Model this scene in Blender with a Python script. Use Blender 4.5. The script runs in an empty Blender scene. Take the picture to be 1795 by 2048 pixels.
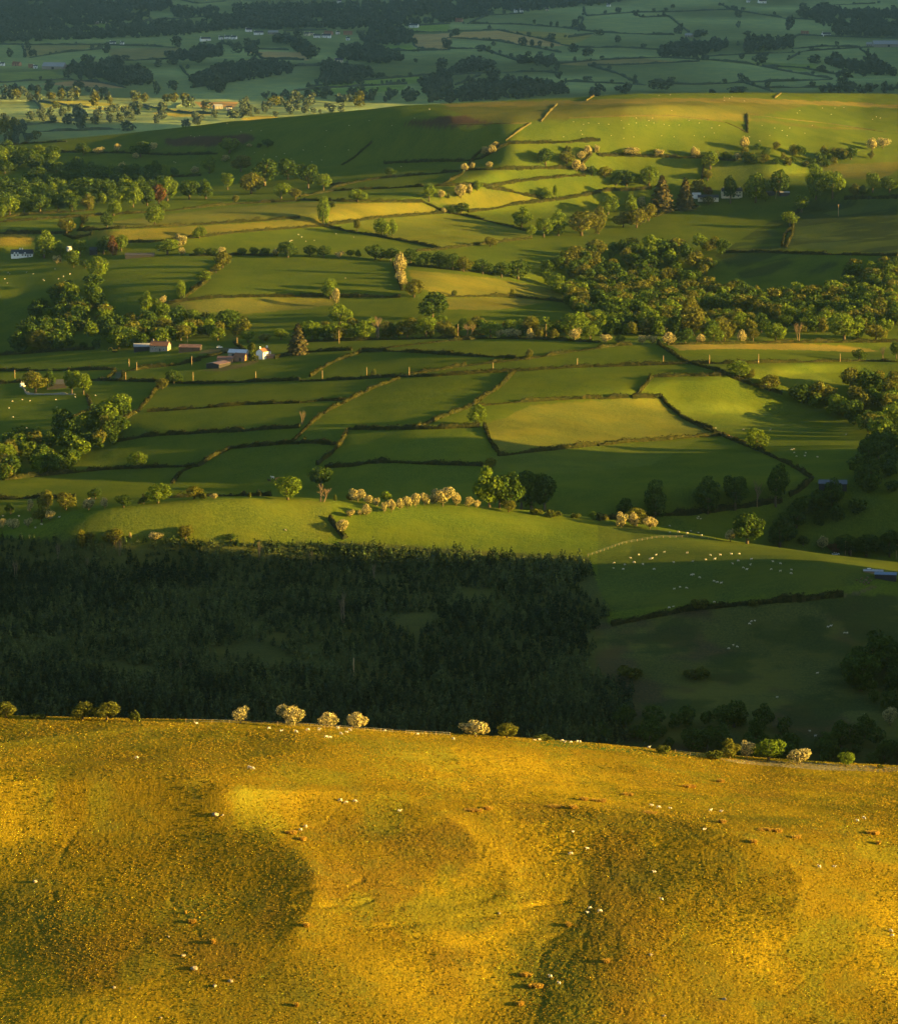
import bpy, bmesh, math, random, re
import numpy as np
from mathutils import Vector, Matrix, Euler
PI = math.pi
random.seed(11)
RS = np.random.RandomState(7)
scene = bpy.context.scene
COL = scene.collection

# ------------------------------------------------------------------ camera
IW, IH = 1795.0, 2048.0            # size of the photograph; coordinates below are in its pixels
F = 7000.0                         # focal length in those pixels
PITCH = math.radians(10.3)
cp, sp_ = math.cos(PITCH), math.sin(PITCH)
cam = bpy.data.cameras.new("camera")
camo = bpy.data.objects.new("camera", cam); COL.objects.link(camo)
camo.location = (0, 0, 0)
camo.rotation_euler = (PI/2 - PITCH, 0, 0)
cam.sensor_fit = 'VERTICAL'; cam.sensor_height = 24.0
cam.lens = 24.0*F/IH
cam.clip_start = 1.0; cam.clip_end = 40000.0
scene.camera = camo

# ------------------------------------------------------------------ light
SUN_EL = math.radians(9.0)
SUN_AZ = math.radians(-13.0)        # from the +X axis (the right), a little behind the viewer
sdir = Vector((math.cos(SUN_EL)*math.cos(SUN_AZ), math.cos(SUN_EL)*math.sin(SUN_AZ), math.sin(SUN_EL)))
sun = bpy.data.lights.new("sun", 'SUN'); suno = bpy.data.objects.new("sun", sun); COL.objects.link(suno)
sun.energy = 5.0; sun.angle = math.radians(0.5); sun.color = (1.0, 0.63, 0.12)
suno.rotation_euler = sdir.to_track_quat('Z', 'Y').to_euler()
world = bpy.data.worlds.new("World"); scene.world = world; world.use_nodes = True
wn = world.node_tree.nodes; wl = world.node_tree.links
sky = wn.new('ShaderNodeTexSky'); sky.sky_type = 'NISHITA'; sky.sun_disc = False
sky.sun_elevation = SUN_EL
sky.sun_rotation = PI/2 - SUN_AZ   # clockwise from +Y
sky.air_density = 1.0; sky.dust_density = 1.0; sky.ozone_density = 1.5
wl.new(sky.outputs[0], wn['Background'].inputs[0])
wn['Background'].inputs[1].default_value = 0.054
vs = scene.view_settings
scene.display_settings.display_device = 'sRGB'
vs.view_transform = 'Standard'; vs.look = 'None'; vs.gamma = 1.0; vs.exposure = 2.5
cy = scene.cycles
cy.use_denoising = True
cy.max_bounces = 5; cy.diffuse_bounces = 2; cy.glossy_bounces = 2; cy.transmission_bounces = 3; cy.volume_bounces = 1
cy.transparent_max_bounces = 4

# ------------------------------------------------------------------ helpers: noise, picture <-> ground
def _h(ix, iy, s):
    n = (ix.astype(np.int64)*374761393 + iy.astype(np.int64)*668265263 + s*974634541) & 0x7fffffff
    n = ((n ^ (n >> 13))*1274126177) & 0x7fffffff
    n = (n ^ (n >> 16)) & 0xffff
    return n.astype(np.float64)/65535.0
def vn(x, y, s=0):
    """smooth value noise in -1..1"""
    x = np.asarray(x, float); y = np.asarray(y, float)
    ix = np.floor(x); iy = np.floor(y); fx = x-ix; fy = y-iy
    fx = fx*fx*(3-2*fx); fy = fy*fy*(3-2*fy)
    a = _h(ix, iy, s); b = _h(ix+1, iy, s); c = _h(ix, iy+1, s); d = _h(ix+1, iy+1, s)
    return 2*(a*(1-fx)*(1-fy)+b*fx*(1-fy)+c*(1-fx)*fy+d*fx*fy)-1
def fbm(x, y, s=0, o=4, g=0.5):
    t = 0; a = 1.0; m = 0
    for k in range(o):
        t = t+a*vn(x, y, s+k*17); m += a; a *= g; x = x*2.03+5.1; y = y*2.03+3.7
    return t/m
def sstep(a, b, x):
    t = np.clip((x-a)/(b-a), 0, 1); return t*t*(3-2*t)
def theta(py): return PITCH+np.arctan((np.asarray(py, float)-IH/2)/F)
def t_of(px, py):
    u = (np.asarray(px, float)-IW/2)/F; v = (np.asarray(py, float)-IH/2)/F
    return u/(cp-v*sp_)
def project(X, Y, Z):
    d = Y*cp-Z*sp_
    return IW/2+F*X/d, IH/2-F*(Y*sp_+Z*cp)/d

# ------------------------------------------------------------------ terrain from traced sight lines
PXS = np.concatenate([[-900, -400, -150], np.arange(-50, 1851, 25), [1950, 2200, 2700]]).astype(float)
def ln(pts): p = np.array(pts, float); return np.interp(PXS, p[:, 0], p[:, 1])
crest1 = ln([(0, 1437), (300, 1441), (430, 1444), (600, 1450), (770, 1461), (900, 1468), (1050, 1476), (1200, 1488), (1350, 1503), (1500, 1518), (1620, 1526), (1795, 1534)])
crest2 = ln([(-400, 1120), (0, 1072), (70, 1052), (141, 1030), (218, 1017), (291, 1009), (400, 1000), (502, 996), (602, 1001), (700, 1006), (800, 1010), (901, 1014), (1050, 1027), (1199, 1043), (1312, 1058), (1446, 1081), (1597, 1099), (1794, 1126), (2300, 1180)])
crest3 = ln([(-400, 320), (0, 292), (100, 282), (251, 269), (321, 260), (442, 247), (593, 234), (720, 220), (800, 213), (900, 208), (1000, 203), (1100, 198), (1200, 193), (1300, 189), (1550, 186), (1795, 190)])
TE = math.tan(SUN_EL)
LC = np.array([0, 100, 200, 300, 400, 500, 600, 700, 800, 900, 1000, 1100, 1200, 1300, 1400, 1500, 1600, 1700, 1795], float)
def lrow(v, out=0.17, gain=1.35):
    """how squarely a row of ground faces the sun, sampled every 100 px"""
    v = np.array(v, float)/100.0; v = np.clip(.19+(v-.19)*gain, .05, .5)
    c = LC if len(v) == 19 else np.linspace(0, 1795, len(v))
    c = np.concatenate([[-400], c, [2200]]); v = np.concatenate([[out], v, [out]])
    return np.interp(PXS, c, v)
NEAR = [
 (2062, 680, [10,12,16,18,18,20,22,24,24,24,20,14,18,24,26,26,24,24,22]),
 (1930, 703, [6,10,14,16,18,18,20,24,26,26,24,15,14,24,26,26,26,26,26]),
 (1860, 717, [5,8,14,14,16,18,20,26,28,28,26,20,15,24,24,24,26,26,26]),
 (1800, 730, [12,14,17,17,15,13,15,26,30,28,26,20,14,20,22,20,26,28,28]),
 (1740, 743, [20,20,16,14,13,10,10,31,30,28,26,22,15,15,16,20,29,30,28]),
 (1690, 754, [22,20,15,11,9,9,28,31,26,24,22,19,17,17,20,27,31,30,28]),
 (1640, 766, [26,24,18,12,9,24,27,22,21,24,21,19,19,19,22,29,30,28,28]),
 (1590, 784, [30,28,26,26,28,29,26,26,27,31,31,28,26,25,25,25,25,27,30]),
 (1550, 806, [27,24,20,20,24,28,31,31,31,32,33,33,33,30,26,22,24,26,28]),
 (1500, 838, [13,13,14,15,16,18,20,24,28,31,32,32,32,32,30,29,26,24,26]),
]
MID = [
 (970, 2060, [9,9,9,9,10,11,11,9,8,8]),
 (925, 2130, [7,7,7,7,8,14,18,10,7,7]),
 (870, 2220, [4,4,4,6,9,23,25,17,14,5]),
 (825, 2295, [4,4,6,10,11,25,26,22,20,5]),
 (765, 2395, [4,5,7,8,10,15,18,11,30,11]),
 (715, 2490, [6,6,5,7,9,13,17,16,21,20]),
 (685, 2570, [10,10,10,11,12,13,16,18,22,22]),
 (660, 2680, [10,10,12,12,14,15,16,18,16,16]),
 (600, 2850, [6,4,14,14,15,28,22,12,7,7]),
 (550, 2960, [9,4,16,17,17,32,25,12,5,6]),
 (480, 3110, [18,15,16,20,22,23,18,15,10,8]),
 (430, 3250, [15,16,18,20,24,22,19,17,12,8]),
 (380, 3380, [7,7,8,10,13,19,21,18,12,8]),
 (330, 3500, [5,5,4,5,6,11,19,22,22,15]),
]
def seg_dist(px, py, pts):
    d = np.full(px.shape, 1e9)
    for (x0, y0), (x1, y1) in zip(pts[:-1], pts[1:]):
        vx, vy = x1-x0, y1-y0
        s = np.clip(((px-x0)*vx+(py-y0)*vy)/(vx*vx+vy*vy), 0, 1)
        d = np.minimum(d, np.hypot(px-x0-s*vx, py-y0-s*vy))
    return d
def inpoly(px, py, pts):
    c = np.zeros(np.shape(px), bool); n = len(pts)
    for i in range(n):
        x0, y0 = pts[i]; x1, y1 = pts[i-1]
        if y0 == y1: continue
        c ^= ((y0 > py) != (y1 > py)) & (px < (x1-x0)*(py-y0)/(y1-y0)+x0)
    return c
# folds of the ground: outline, how squarely it faces the sun (percent), softness of its edge in px
FOLDS = [
 ('-200,1600 180,1640 300,1690 450,1760 610,1800 600,1890 450,1890 250,1870 100,1800 -200,1760', 15, 50),
 ('265,1642 340,1632 430,1629 500,1650 562,1692 612,1737 624,1777 600,1806 560,1790 500,1745 420,1690 330,1668', 10, 30),
 ('435,1618 520,1630 600,1676 668,1740 690,1800 650,1880 630,1800 632,1765 618,1725 566,1682 500,1640', 34, 14),
 ('610,1616 700,1608 800,1614 900,1650 970,1692 900,1705 780,1685 650,1664', 13, 18), ('880,1640 980,1670 1080,1740 1100,1800 1010,1760 930,1690', 31, 20),
 ('930,1626 1050,1616 1250,1632 1400,1656 1500,1700 1490,1760 1380,1785 1280,1805 1200,1785 1120,1700 1010,1650', 13, 26), ('1390,1640 1500,1670 1590,1735 1640,1790 1560,1820 1520,1740 1460,1690', 34, 14),
 ('1180,1790 1240,1800 1190,1900 1130,2070 1040,2070 1070,1930 1120,1860', 9, 20), ('-200,1760 70,1768 125,1820 105,1900 125,1965 60,1990 -200,1970', 6, 34),
 ('-200,1494 120,1490 250,1470 400,1453 560,1458 620,1490 480,1512 300,1522 100,1512 -200,1512', 10, 10), ('-200,1520 150,1530 300,1550 150,1560 -200,1545', 14, 10), ('640,1545 900,1530 1300,1545 1795,1585 1795,1610 1300,1590 900,1590', 34, 22), ('700,1700 1000,1790 1000,1960 760,2000 680,1900', 27, 40)]
LIT = [
 ('820,548 900,546 1010,560 1130,588 1140,600 1000,602 880,592', 40, 9), ('850,604 980,602 1000,612 900,620', 24, 8), ('440,530 600,522 790,535 795,598 600,600 420,598', 17, 10), ('360,604 500,600 660,600 560,622 400,625', 24, 8),
 ('150,462 330,456 600,446 610,462 420,472 170,478', 29, 7), ('-60,466 62,470 50,492 -60,490', 42, 6), ('300,420 640,404 640,436 300,446', 18, 10), ('660,408 800,404 880,424 720,440 650,446', 36, 8), ('720,442 870,430 1040,470 1060,480 880,496 760,470', 27, 12),
 ('880,414 940,384 1080,404 1030,418', 30, 8), ('1000,368 1150,358 1215,382 1080,398', 24, 8), ('940,424 1130,400 1240,384 1230,420 1080,450', 24, 10), ('1180,316 1390,316 1390,346 1200,346', 17, 8), ('1425,322 1600,338 1610,358 1430,366', 31, 8), ('1280,445 1420,436 1530,462 1420,484 1290,476', 17, 10), ('-60,568 52,574 40,586 -60,584', 44, 5),
 ('400,478 560,466 680,486 800,500 560,500', 22, 10), ('940,500 1120,490 1150,520 1020,524', 20, 8), ('1040,812 1190,802 1330,806 1420,872 1200,884 1000,900 980,870', 32, 22), ('985,914 1180,892 1290,900 1230,936 1000,936', 22, 14), ('1330,812 1460,812 1640,862 1470,862', 29, 10),
 ('1500,738 1600,744 1700,776 1560,776', 46, 8), ('1340,688 1500,686 1780,704 1600,710 1380,704', 44, 7), ('1040,744 1200,742 1400,744 1380,764 1040,776', 19, 10), ('630,846 720,832 740,856 640,866', 17, 10), ('800,900 940,898 985,916 900,926', 22, 7), ('980,762 1040,752 1250,764 1150,786 990,794', 13, 10),
 ('1480,280 1795,262 1795,330 1500,300', 34, 14), ('1000,270 1400,262 1470,285 1460,296 1000,296', 19, 12)]
def soft(px, py, f):
    out = []
    for q, val, sf in f:
        v = [float(x) for x in q.replace(',', ' ').split()]; P = list(zip(v[0::2], v[1::2]))
        d = seg_dist(px, py, P+[P[0]]); d = np.where(inpoly(px, py, P), d, -d)
        out.append((sstep(-sf, sf, d), val/100.0))
    return out
def dense(tab, step, feats, gain, out):
    """finer rows between the traced ones: photo row, distance, how squarely each part faces the sun"""
    ys = np.array([r[0] for r in tab], float); Y0 = np.array([r[1] for r in tab], float); L = np.array([lrow(r[2], out, gain) for r in tab])
    q = np.linspace(ys[0], ys[-1], int(abs(ys[0]-ys[-1])/step)+1); o = []
    for y in q:
        l = np.array([np.interp(-y, -ys, L[:, k]) for k in range(len(PXS))])
        for w, v in soft(PXS, np.full(len(PXS), y), feats): l = l*(1-w)+v*w
        o.append((y, float(np.interp(-y, -ys, Y0)), l))
    return o
def build_profile():
    ks = []
    n = len(PXS)
    def const(Y, z): ks.append((np.full(n, float(Y)), np.full(n, float(z)), PXS*0+1024))
    def off(dY, dz): ks.append((ks[-1][0]+dY, ks[-1][1]+dz, ks[-1][2]))
    i0 = int(np.argmin(abs(PXS-900)))
    def swing(Y0, py, L, g, cap=400):
        th = np.tan(theta(py)); s = TE+.22*g-L
        xs = (PXS-897.5)/F*Y0
        f = -s/(th+g)
        acc = np.concatenate([[0], np.cumsum((f[1:]+f[:-1])/2*np.diff(xs))])
        acc -= acc[(PXS >= 0) & (PXS <= 1795)].mean()
        return np.clip(acc, -cap, cap)
    const(-500, -40); const(-150, -6); const(-20, -3); const(4, -5.5); const(60, -62); const(300, -195); const(520, -275); const(620, -262)
    def smooth(A, m):
        A = np.array(A)
        for _ in range(m): A[1:-1] = (A[:-2]+2*A[1:-1]+A[2:])/4
        return A
    sw, pys, y0s = [], [], []
    for y, Y0, L in dense(NEAR, 18, FOLDS, 1.35, .17):
        py = np.where(y >= 1640, y, crest1+(y-1463)/(1640-1463)*(1640-crest1)) if y < 1640 else np.full(n, float(y))
        sw.append(swing(Y0, py, L, 0.12 if y > 1640 else 0.0, 42)); pys.append(py); y0s.append(Y0)
    pv = np.full(n, 625.0)
    for Y0, d, py in zip(y0s, smooth(sw, 9), pys):
        Y = np.maximum(Y0+d, pv+1.6); pv = Y; ks.append((Y, -Y*np.tan(theta(py)), py))
    Y = np.maximum(872+swing(872, crest1, lrow([26,25,23,21,20,18,18,20,23,26,28,30,30,30,30,28,28,26,26]), -0.02, 26), pv+8)
    ks.append((Y, -Y*np.tan(theta(crest1)), crest1))
    off(45, -20); off(90, -75)
    const(1230, -372); const(1400, -373)
    for y, Y in ((1480, 1455), (1290, 1565), (1140, 1660)):
        py = np.full(n, float(y)); py = np.maximum(py, crest2+35) if y < 1200 else py
        Yk = np.full(n, float(Y))+(swing(Y, py, lrow([14,16,17,17,17,16,15,12,7,4,4,4]), .1, 40) if y < 1200 else 0)
        ks.append((Yk, -Yk*np.tan(theta(py)), py))
    L = lrow([8,12,15,18,21,23,24,23,24,24,24,21,16,11,7,5,4,4,4])
    Y = 1735+swing(1735, crest2, L, 0.05, 40)
    ks.append((Y, -Y*np.tan(theta(crest2)), crest2))
    off(70, -17); off(80, -24)
    Yv = np.full(n, 1965.0); pv = crest2+10; ks.append((Yv, -Yv*np.tan(theta(pv)), pv))
    prev = ks[-1][0]; ms = []
    for y, Y0, L in dense(MID, 16, LIT, 1.45, .17):
        py = np.full(n, float(y))
        if y > 930: py = np.minimum(py, crest2-18)
        if y < 400: py = np.maximum(py, crest3+(38 if y < 350 else 75))
        ms.append((Y0, swing(Y0, py, L, 0.05, float(np.interp(py.max(), [840, 970], [170, 60]))), py))
    for (Y0, _, py), d in zip(ms, smooth([m[1] for m in ms], 1)):
        Y = np.maximum(Y0+d, prev+8); prev = Y
        ks.append((Y, -Y*np.tan(theta(py)), py))
    L = lrow([7,7,7,7,9,15,21,26,31,30])
    Y = 3640+swing(3640, crest3, L, 0.04, 170); py = crest3+22; Y = np.maximum(Y, prev+40)
    ks.append((Y, -Y*np.tan(theta(py)), py))
    Y = Y+130; ks.append((Y, -Y*np.tan(theta(crest3)), crest3))
    off(110, -13); off(260, -50)
    for y, Y in ((296, 4450), (235, 4850), (180, 5350), (110, 6050), (45, 6850), (-20, 7700)):
        ks.append((np.full(n, float(Y)), np.full(n, -Y*math.tan(theta(y))), np.full(n, float(y))))
    const(9000, -150); const(10600, -60); const(12500, -40)
    return ks
KS = build_profile()
TL = np.concatenate([np.linspace(-0.5, -0.15, 40)[:-1], np.linspace(-0.15, 0.15, 241), np.linspace(0.15, 0.5, 40)[1:]])
KY = np.zeros((len(KS), len(TL))); KZ = np.zeros_like(KY)
for i, (Yk, zk, pk) in enumerate(KS):
    tk = t_of(PXS, pk)
    KY[i] = np.interp(TL, tk, Yk); KZ[i] = np.interp(TL, tk, zk)
for A in (KY, KZ):                                    # soften the traced corners across the view
    B = A.copy()
    for _ in range(2): B[:, 1:-1] = (B[:, :-2]+2*B[:, 1:-1]+B[:, 2:])/4
    A[:] = B
for i in range(1, len(KS)): KY[i] = np.maximum(KY[i], KY[i-1]+1.5)
def profile(t, Ys):
    """height above the camera on the sight-fan t at distances Ys -> array (len t, len Ys); monotone cubic"""
    t = np.atleast_1d(t)
    ky = np.array([np.interp(t, TL, r) for r in KY]).T; kz = np.array([np.interp(t, TL, r) for r in KZ]).T
    out = np.zeros((len(t), len(Ys)))
    for a in range(len(t)):
        x, y = ky[a], kz[a]; h = np.diff(x); d = np.diff(y)/h
        m = np.zeros_like(x); m[0] = d[0]; m[-1] = d[-1]
        ok = d[:-1]*d[1:] > 0
        w1 = 2*h[1:]+h[:-1]; w2 = h[1:]+2*h[:-1]
        with np.errstate(divide='ignore', invalid='ignore'):
            hm = (w1+w2)/(w1/d[:-1]+w2/d[1:])
        m[1:-1] = np.where(ok, hm, 0)
        k = np.clip(np.searchsorted(x, Ys)-1, 0, len(x)-2)
        s = np.clip((Ys-x[k])/h[k], 0, 1)
        s2 = s*s; s3 = s2*s
        out[a] = (2*s3-3*s2+1)*y[k]+(s3-2*s2+s)*h[k]*m[k]+(-2*s3+3*s2)*y[k+1]+(s3-s2)*h[k]*m[k+1]
    return out
YCUT = 925.0
def xof(t, Y): return t*np.maximum(Y, 420.0)
ROWS_N = np.concatenate([np.linspace(-500, 0, 12), np.linspace(6, 600, 40), np.linspace(604, 628, 8), np.arange(630, 900, 0.33), np.linspace(901, YCUT, 12)])
ROWS_F = np.concatenate([np.linspace(YCUT, 1400, 60), np.arange(1403, 1960, 2.2), np.arange(1960, 3900, 4.0), np.arange(3900, 8200, 9.0), np.linspace(8220, 12500, 40)])
COLS_N = np.concatenate([np.linspace(-0.5, -0.142, 30)[:-1], np.linspace(-0.142, 0.142, 980), np.linspace(0.142, 0.5, 30)[1:]])
COLS_F = np.concatenate([np.linspace(-0.5, -0.142, 60)[:-1], np.linspace(-0.142, 0.142, 560), np.linspace(0.142, 0.5, 60)[1:]])

# ------------------------------------------------------------------ traced pieces come in coordinates of enlarged cuts of the photo
REG = dict(A=(0, 0, .50223), B=(895, 0, .50223), C=(0, 280, .3348), D=(600, 280, .3348), E=(1195, 280, .3348), F=(0, 560, .3348),
           G=(600, 560, .3348), H=(1195, 560, .3348), I=(0, 840, .3348), J=(600, 840, .3348), K=(1195, 840, .3348),
           L=(0, 1100, .50223), M=(895, 1100, .50223), R=(895, 1100, .50223), N=(0, 1480, .50223), O=(895, 1480, .50223), P=(0, 0, 1.0))
def reg(r, pts):
    x0, y0, s = REG[r]; return [(x0+p[0]*s, y0+p[1]*s) for p in pts]
def nums(s): return [float(v) for v in s.replace(',', ' ').split()]
def pairs(s): v = nums(s); return list(zip(v[0::2], v[1::2]))

# ------------------------------------------------------------------ the hillsides
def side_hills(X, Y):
    """hills added on the right out of view, shaped to cast shade over slope and valley"""
    Yr = Y+0.231*X  # unseen added hills; their edges follow the wanted shadow edges
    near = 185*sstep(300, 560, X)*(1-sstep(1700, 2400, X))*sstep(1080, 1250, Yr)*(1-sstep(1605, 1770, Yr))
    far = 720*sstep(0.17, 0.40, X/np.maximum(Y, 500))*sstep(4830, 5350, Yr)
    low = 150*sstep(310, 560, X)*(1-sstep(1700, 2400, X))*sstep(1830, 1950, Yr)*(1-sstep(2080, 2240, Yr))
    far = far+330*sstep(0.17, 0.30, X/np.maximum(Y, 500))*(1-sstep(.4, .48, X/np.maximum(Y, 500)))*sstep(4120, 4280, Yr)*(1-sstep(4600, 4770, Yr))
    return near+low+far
TRACKS = [(5, .55, '590,1790,650,1783,700,1775,722,1763'), (5, .55, '590,1822,690,1818,745,1803'), (5, .6, '690,1856,760,1852,850,1846,930,1838,1020,1829,1090,1814,1135,1803'),
 (5, .45, '800,1816,900,1811,985,1800'), (5, .45, '430,1892,520,1884,620,1876,700,1858'), (5, .4, '1430,1757,1520,1755,1600,1751'), (4, .5, '1540,1812,1585,1804,1625,1780'),
 (6, .6, '1195,1785,1165,1830,1140,1872,1090,1900,1072,1950,1085,2005,1060,2060'), (6, .8, '1160,1838,1120,1868,1080,1890'), (5, .7, '1180,1795,1172,1850,1168,1890,1130,1940'),
 (5, .7, '180,1600,176,1640,140,1690,102,1750,108,1800'), (4, .4, '1490,1912,1600,1888,1740,1850'), (4, .4, '1640,2060,1700,2005,1770,1975'), (4, .4, '1250,1930,1320,1905,1380,1860,1460,1800'),
 (4, .35, '640,1900,760,1880,880,1870'), (4, .35, '560,1960,700,1930,820,1925'), (4, .4, '690,1612,660,1640,625,1660'), (4, .4, '1290,1640,1360,1660,1460,1725'), (5, .6, '340,1800,372,1840,400,1870,420,1890'),
 (4, .35, '880,1905,960,1888,1040,1880'), (4, .4, '1410,1690,1500,1670,1530,1640'), (5, .5, '0,1800,60,1830,90,1880'), (4, .35, '1560,2000,1640,1940,1760,1900')]
CREASES = [(1.25, 10, '290,1637 360,1629 430,1626 510,1648 566,1690 616,1735 630,1780 614,1830 590,1880'), (1.1, 8, '640,1611 720,1605 800,1612 880,1640 960,1690 1010,1740 1020,1800'), (1.3, 10, '960,1622 1100,1617 1260,1635 1400,1658 1500,1698 1580,1740 1605,1775 1590,1830'), (1.0, 8, '-60,1500 120,1478 300,1460 430,1449')]
def near_relief(X, Y, px, py):
    fade = sstep(612, 640, Y)*(1-sstep(885, 915, Y))
    wx = X+.25*vn(X/1.3, Y/1.3, 41); wy = Y+.25*vn(X/1.3, Y/1.3, 42)
    rough = 0.75+0.35*fbm(X/22, Y/22, 9, 3)
    low = ((np.abs(px-1280) < 420) & (py > 1620)) * 0.35 * np.exp(-((px-1230)/230)**2)
    z = 0.05*fbm(wx/3.6, wy/4.4, 1, 2)+(0.05*vn(wx/0.5, wy/0.62, 5)+0.05*vn(wx/.3, wy/.42, 6)+.02*vn(wx/1.15, wy/1.5, 7))*rough*(1+low*1.2)
    z += 0.3*fbm(X/16, Y/22, 3, 3)
    for A, w, q in CREASES:
        c = pairs(q); cx, cyy, _ = cast([a for a, b in c], [b for a, b in c], 640); P = list(zip(cx, cyy))
        m = (X > cx.min()-45) & (X < cx.max()+45) & (Y > cyy.min()-45) & (Y < cyy.max()+45)
        d = seg_dist(X[m]+.9*vn(X[m]/6, Y[m]/6, 87), Y[m], P); z[m] += A*np.exp(-np.sqrt(d*d+.25)/w)
    z -= 0.22*low*np.maximum(0, fbm(wx/2.2, wy/5.5, 61, 2)-0.12)*2.5
    for w, d, s in TRACKS:
        p = pairs(s); xs = [a for a, b in p]; ys = [b for a, b in p]
        m = (px > min(xs)-25) & (px < max(xs)+25) & (py > min(ys)-25) & (py < max(ys)+25)
        if m.any():
            jx = 5*vn(X[m]/4, Y[m]/4, 77); jy = 4*vn(X[m]/4, Y[m]/4, 78)
            dd = seg_dist(px[m]+jx, py[m]+jy, p)
            z[m] -= (0.75 if w == 5 and 560 < xs[0] < 900 and ys[0] > 1700 else 0.26)*d*(0.6+.6*vn(X[m]/7, Y[m]/7, 79))*np.exp(-(dd/w)**2)
    return z*fade
def far_relief(X, Y):
    k = sstep(1250, 1500, Y)
    a = 1.3*fbm(X/95, Y/120, 21, 3)+0.28*fbm(X/24, Y/30, 23, 3)
    return k*a*np.where(Y > 4300, 2.2, 1.0)

def grid_heights(cols, rows, near):
    Z = profile(cols, rows)
    T, YY = np.meshgrid(cols, rows, indexing='ij'); X = xof(T, YY)
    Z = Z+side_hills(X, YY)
    if near:
        m = YY > 605
        px, py = project(X, YY, Z)
        zr = np.zeros_like(Z); zr[m] = near_relief(X[m], YY[m], px[m], py[m]); Z += zr
    else:
        Z += far_relief(X, YY)
    return X, YY, Z

def ground_z(X, Y):
    """height of the built ground under points X, Y"""
    X = np.asarray(X, float); Y = np.asarray(Y, float)
    out = np.zeros(X.shape)
    for near, cols, rows, Zg in ((True, COLS_N, ROWS_N, ZN), (False, COLS_F, ROWS_F, ZF)):
        m = (Y < YCUT) if near else (Y >= YCUT)
        if not m.any(): continue
        t = X[m]/np.maximum(Y[m], 420)
        i = np.clip(np.searchsorted(cols, t)-1, 0, len(cols)-2); j = np.clip(np.searchsorted(rows, Y[m])-1, 0, len(rows)-2)
        a = np.clip((t-cols[i])/(cols[i+1]-cols[i]), 0, 1); b = np.clip((Y[m]-rows[j])/(rows[j+1]-rows[j]), 0, 1)
        out[m] = Zg[i, j]*(1-a)*(1-b)+Zg[i+1, j]*a*(1-b)+Zg[i, j+1]*(1-a)*b+Zg[i+1, j+1]*a*b
    return out
def cast(px, py, ymin=640.0):
    """where the sight lines through px, py meet the ground (beyond ymin)"""
    px = np.atleast_1d(np.asarray(px, float)); py = np.atleast_1d(np.asarray(py, float))
    t = t_of(px, py); sl = np.tan(theta(py)); n = len(px)
    Yh = np.full(n, np.nan)
    for near, cols, rows, Zg in ((True, COLS_N, ROWS_N, ZN), (False, COLS_F, ROWS_F, ZF)):
        i = np.clip(np.searchsorted(cols, t)-1, 0, len(cols)-2)
        a = np.clip((t-cols[i])/(cols[i+1]-cols[i]), 0, 1)
        for c in range(0, n, 2000):
            q = slice(c, min(n, c+2000)); ii = i[q]; aa = a[q][:, None]
            g = Zg[ii]*(1-aa)+Zg[ii+1]*aa+sl[q][:, None]*rows[None, :]
            g[:, rows < ymin] = -1
            hit = g > 0; any_ = hit.any(1); j = np.maximum(hit.argmax(1), 1)
            r = np.arange(len(j)); g0 = g[r, j-1]; g1 = g[r, j]
            f = np.where(g1-g0 > 1e-9, -g0/(g1-g0), 1); f = np.clip(f, 0, 1)
            f = np.where(rows[j-1] < ymin, 1, f)
            Y = rows[j-1]+f*(rows[j]-rows[j-1])
            cur = Yh[q]; cur = np.where(np.isnan(cur) & any_, Y, cur); Yh[q] = cur
    bad = np.isnan(Yh); Yh[bad] = 9000
    X = xof(t, Yh)
    return X, Yh, ground_z(X, Yh)

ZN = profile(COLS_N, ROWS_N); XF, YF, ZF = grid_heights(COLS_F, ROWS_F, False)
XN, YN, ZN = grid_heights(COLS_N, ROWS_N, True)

# ------------------------------------------------------------------ materials
def mat(name, build):
    m = bpy.data.materials.new(name); m.use_nodes = True; nt = m.node_tree
    for n in list(nt.nodes): nt.nodes.remove(n)
    out = nt.nodes.new('ShaderNodeOutputMaterial')
    build(nt, out); return m
def N(nt, t, **kw):
    n = nt.nodes.new(t)
    for k, v in kw.items():
        if k.startswith('i_'):
            key = k[2:]; key = int(key) if key.isdigit() else key
            n.inputs[key].default_value = v
        else: setattr(n, k, v)
    return n
def noise(nt, vec, scale, detail=3.0, rough=0.55):
    n = N(nt, 'ShaderNodeTexNoise'); n.inputs['Scale'].default_value = scale; n.inputs['Detail'].default_value = detail; n.inputs['Roughness'].default_value = rough
    nt.links.new(vec, n.inputs['Vector']); return n.outputs['Fac']
def ramp(nt, fac, a, b, lo=0.0, hi=1.0):
    n = N(nt, 'ShaderNodeMapRange'); n.inputs[1].default_value = a; n.inputs[2].default_value = b; n.inputs[3].default_value = lo; n.inputs[4].default_value = hi
    nt.links.new(fac, n.inputs[0]); return n.outputs[0]
def mixc(nt, fac, a, b, mode='MIX'):
    n = N(nt, 'ShaderNodeMix', data_type='RGBA', blend_type=mode)
    for s, v in ((0, fac), (6, a), (7, b)):
        if isinstance(v, (int, float)): n.inputs[s].default_value = v
        elif isinstance(v, tuple): n.inputs[s].default_value = (*v, 1) if len(v) == 3 else v
        else: nt.links.new(v, n.inputs[s])
    return n.outputs[2]
def vmul(nt, v, k):
    n = N(nt, 'ShaderNodeVectorMath', operation='MULTIPLY'); nt.links.new(v, n.inputs[0]); n.inputs[1].default_value = k; return n.outputs[0]
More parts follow.
